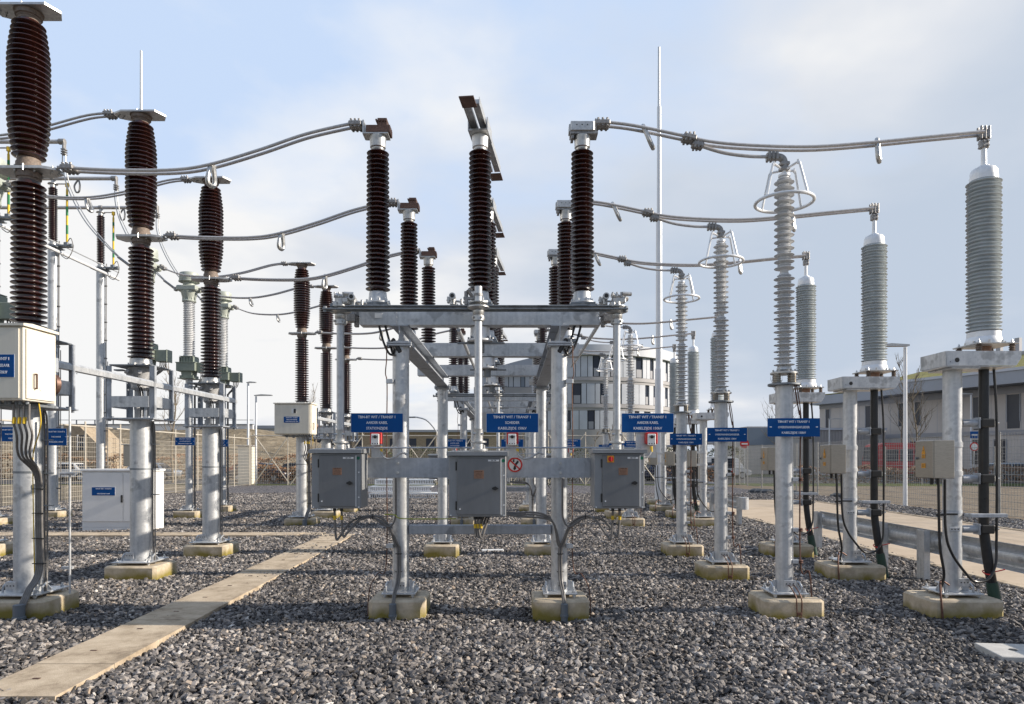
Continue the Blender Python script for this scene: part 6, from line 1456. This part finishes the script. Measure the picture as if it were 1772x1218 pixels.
def long_building():
    A = Vector((38.3, 85, 0)); B = Vector((60.0, 39.0, 0)); B = A + (Vector((47.6, 63, 0)) - A) * 1.9
    L = (B - A).length; u = (B - A) / L; nrm = Vector((u.y, -u.x, 0))      # outward normal, towards the yard
    if nrm.dot(Vector((-1, 0, 0))) < 0: nrm = -nrm
    o = thing('long_building', 'long grey two-storey building with mossy green roof at the right', 'building', A)
    def W(s, d, z): return A + u * s + nrm * d + Vector((0, 0, z))
    def slab(mb, s0, s1, d0, d1, z0, z1, sl=0):
        P = [W(s0, d0, z0), W(s1, d0, z0), W(s1, d1, z0), W(s0, d1, z0)]; Q = [W(s0, d0, z1), W(s1, d0, z1), W(s1, d1, z1 + sl), W(s0, d1, z1 + sl)]
        a = [mb.bm.verts.new(p) for p in P]; b = [mb.bm.verts.new(p) for p in Q]
        for i in range(4): mb.bm.faces.new((a[i], a[(i + 1) % 4], b[(i + 1) % 4], b[i]))
        mb.bm.faces.new(a[::-1]); mb.bm.faces.new(b)
    H = 8.6
    mb = MB(); slab(mb, 0, L, 0, -14, 0, H); part('wall', mb, 'clad', o)
    mb = MB(); slab(mb, .02, L - .02, .08, .0, 4.0, 4.45); slab(mb, 0, L, .06, 0, 7.9, H - .01); slab(mb, .02, L, .05, 0, .0, .5); part('string_course', mb, 'pan_grey', o)
    mb = MB(); slab(mb, 9, L + 1, 2.2, -1, H + .02, H + 1.3); slab(mb, -.6, 8.9, 1.0, -1, H - .2, H + .85); part('fascia', mb, 'fascia', o)
    mb = MB(); slab(mb, 9, L + 1, 2.3, 2.21, H + 1.18, H + 1.45); part('roof_edge', mb, 'pan_white', o)
    mb = MB(); slab(mb, 9.1, L + .9, 2.15, -14, H + 1.32, H + 1.45, 3.5); slab(mb, -.4, 8.85, .9, -14, H + .9, H + 1.0, 1.6); part('green_roof', mb, 'sedum', o)
    mb = MB(); slab(mb, 9, 19, -12, -16, H + 1, H + 4.9); 
    for k, s in enumerate((13.0, 15.0)): slab(mb, s, s + .5, -13, -13.5, H + 4.9, H + 6.6)
    part('roof_plant', mb, 'pan_grey', o)
    rd = random.Random(21)
    for z0, z1 in ((5.3, 7.8), (1.2, 3.6)):
        s = 1.0
        while s < L - 2:
            w = rd.choice((.55, .8, 1.1)); mb = MB(); slab(mb, s, s + w, .03, .0, z0 - (0 if rd.random() < .6 else .7), z1); f = part('window', mb, 'glass', o)
            mb = MB(); slab(mb, s - .06, s - .005, .07, 0, z0 - .05, z1 + .05); slab(mb, s + w + .005, s + w + .06, .07, 0, z0 - .05, z1 + .05); part('frame', mb, 'fascia', f)
            s += w + rd.choice((1.4, 2.6, 3.4))
    mb = MB(); s = 1.7
    while s < L: slab(mb, s, s + .025, .012, 0, .5, 7.9); s += 1.35
    part('panel_joint', mb, 'fascia', o)
    # pale corrugated hall in front of its far end
    o = thing('corrugated_hall', 'low pale corrugated hall in front of the far end of the long building', 'building', (35, 74, 0))
    x0, x1, Y = (1285 - HX) * 72 / FPX, (1532 - HX) * 72 / FPX, 72
    mb = MB(); mb.b2((1392 - HX) * 72 / FPX, x1, Y, Y + 8, .9, 4.75); 
    xx = (1392 - HX) * 72 / FPX
    while xx < x1: mb.b2(xx, xx + .12, Y - .06, Y, .9, 4.7); xx += .3
    part('wall', mb, 'band', o)
    mb = MB(); mb.b2((1390 - HX) * 72 / FPX, x1 + .1, Y - .15, Y + 8.1, 4.76, 5.0); mb.b2((1392 - HX) * 72 / FPX, x1, Y - .1, Y + 8, 0, .899); part('trim', mb, 'pan_white', o)
    o = thing('grey_block', 'small blue-grey block building right of the fence corner', 'building', (27, 78, 0))
    x0, x1, Y = (1293 - HX) * 78 / FPX, (1345 - HX) * 78 / FPX, 78
    mb = MB(); mb.b2(x0, x1, Y, Y + 8, 0, CH + (793 - 738) * Y / FPX); part('wall', mb, 'clad', o)
    mb = MB(); mb.b2(x0 + .1, x1 - .1, Y - .06, Y, CH + (793 - 770) * Y / FPX, CH + (793 - 740) * Y / FPX); part('window', mb, 'glass_l', o)
    # left far warehouse line and beige kiosk by the lamp
    o = thing('beige_block', 'beige pillar-like kiosk beside the left lamp posts at the back fence', 'kiosk', (-18, 45, 0))
    mb = MB(); mb.b2(-18.6, -17.72, 46.3, 47.2, 0, 2.6, .02); part('body', mb, 'cream', o); mb = MB(); mb.b2(-18.7, -17.65, 46.2, 47.3, 2.602, 2.68); part('roof', mb, 'band', o)
    o = thing('flat_hall', 'flat dark-roofed hall on the horizon behind the rear cream cabinet', 'building', (-30, 105, 0))
    Y = 105; x0, x1 = (433 - HX) * Y / FPX, (600 - HX) * Y / FPX; z1 = CH + (793 - 742) * Y / FPX
    mb = MB(); mb.b2(x0, x1, Y, Y + 20, 0, z1); part('wall', mb, 'pan_white', o); mb = MB(); mb.b2(x0 - .3, x1 + .3, Y - .3, Y + 20, z1 + .01, z1 + .5); part('roof', mb, 'fascia', o)
    mb = MB(); mb.b2(x0 + 1, x1 - 1, Y - .05, Y, z1 - 3, z1 - 1.6); part('window', mb, 'glass', o)
    o = thing('brown_terrace', 'row of brown houses behind the shrubs in the middle distance', 'houses', (-12, 92, 0))
    Y = 98; x0, x1 = (600 - HX) * Y / FPX, (870 - HX) * Y / FPX; z1 = CH + (793 - 748) * Y / FPX
    mb = MB(); mb.b2(x0, x1, Y, Y + 10, 0, z1); part('wall', mb, 'brick', o); mb = MB(); mb.b2(x0 - .2, x1 + .2, Y - .4, Y + 10.2, z1 + .01, z1 + .35); part('roof', mb, 'fascia', o)
    x = x0 + 1
    while x < x1 - 2: mb = MB(); mb.b2(x, x + 1.2, Y - .04, Y, z1 - 2.2, z1 - .9); part('window', mb, 'glass', o); x += 2.6
long_building()
# road signs
def rsign(px, py, Y, lab, red=True):
    o = thing('road_sign', lab, 'road sign', ((px - HX) * Y / FPX, Y, 0)); c = at(px, py, Y)
    mb = MB(); mb.cyl((c.x, Y, 0), (c.x, Y, c.z + .3), .03, seg=8); part('pole', mb, 'galv', o)
    mb = MB(); mb.cyl((c.x, Y - .05, c.z), (c.x, Y - .035, c.z), .32, seg=24); f = part('disc', mb, 'red', o)
    mb = MB()
    if red: mb.box(c.x, Y - .058, c.z, .42, .01, .1)
    else: mb.cyl((c.x, Y - .062, c.z), (c.x, Y - .054, c.z), .23, seg=24)
    part('symbol', mb, 'signwhite', f)
    if not red: mb = MB(); mb.box(c.x, Y - .05, c.z + .85, .6, .02, .5, .01); b_ = part('blue_plate', mb, 'blue', o); mb = MB(); mb.box(c.x, Y - .065, c.z + .85, .4, .008, .1); part('arrow', mb, 'signwhite', b_)
rsign(1288, 768, 47.6, 'red no-entry road sign beyond the fence corner')
rsign(1685, 773, 49, 'round red-rimmed speed sign with blue plate above, by the right hedge', False)
# black plastic sheeting by the fence corner
mb = MB(); rd = random.Random(8)
for k in range(26):
    x = 12.6 + rd.uniform(0, 2.6); y = 36 + (x - 12.6) * -2 + rd.uniform(-.5, .5); mb.lathe([(.35, 0), (.28, .12), (.1, .2), (.0, .22)], x, y, 7)
solo('black_sheeting', mb, 'black', 'crumpled black sheeting on the gravel at the right fence corner', 'sheeting', None, (13.5, 36, 0))
# ------------------------------------------------------------ bare trees
def tree(px, pbase, ptop, Y, lab, seed, spread=.5, r0=.10):
    rd = random.Random(seed); x = (px - HX) * Y / FPX; z1 = CH + (793 - ptop) * Y / FPX
    o = thing('bare_tree', lab, 'tree', (x, Y, 0), 'bare winter trees'); H = z1
    pts = [Vector((x + .04 * H * math.sin(k * 1.1 + seed) * k / 8, Y, H * k / 8)) for k in range(9)]
    mb = MB(); mb.tube(pts, r0, 8, 2, r1=.012); part('trunk', mb, 'bark', o)
    mb = MB()
    def br(p, d, l, r, lev):
        n = 4; q = [p]
        for i in range(n):
            d = (d + Vector((rd.gauss(0, .12), rd.gauss(0, .12), .10))).normalized(); q.append(q[-1] + d * l / n)
        mb.tube(q, r, 5, 0, r1=r * .3)
        if lev < 2:
            for k in range(4 if lev == 0 else 3):
                t = rd.choice(q[1:]); br(t, (d + Vector((rd.gauss(0, .6), rd.gauss(0, .6), rd.uniform(0, .4)))).normalized(), l * rd.uniform(.35, .6), r * .5, lev + 1)
    for k in range(16):
        t = rd.uniform(.28, .93); p = Vector((x + .04 * H * math.sin(t * 8 * 1.1 + seed) * t, Y, H * t)); a = rd.uniform(0, 6.28)
        br(p, Vector((math.cos(a) * spread, math.sin(a) * spread, .75)).normalized(), H * .30 * (1.15 - t), r0 * .32, 0)
    part('branches', mb, 'bark', o)
M['bark'] = mat('pale_bark', (.20, .165, .12), .8, 0, var=.3, vscale=6)
tree(1350, 800, 645, 52, 'thin bare tree left of the nearest arrester post', 3, .8)
tree(1584, 800, 632, 52, 'bare young tree in front of the long building', 5, .5)
tree(299, 800, 620, 50, 'pale bare birch behind the second breaker column', 9, .45, .09)
tree(545, 800, 662, 70, 'thin bare tree behind the rear cream cabinet', 11, .4)
tree(1562, 800, 610, 66, 'small bare tree just left of its neighbour by the long building', 15, .5)
for k, (px, pt_, Y) in enumerate(((905, 742, 62), (1030, 746, 60), (610, 752, 64), (700, 750, 70), (760, 755, 66), (520, 758, 60), (1210, 760, 62))):
    tree(px, 800, pt_, Y, ['low bare tree between the two frame posts, middle distance', 'low bare tree right of centre before the round building', 'low bare tree behind the left large sign', 'low bare tree seen just right of the front left post', 'low bare tree behind the left rear post', 'low bare tree behind the first rear breaker post', 'low bare tree behind the arrester signs'][k], 30 + k, .9, .08)
# small work lamp bracket etc: transmission dots on the horizon are left out
for o in bpy.data.objects:
    if o.type == 'MESH' and o.users == 0: bpy.data.objects.remove(o)
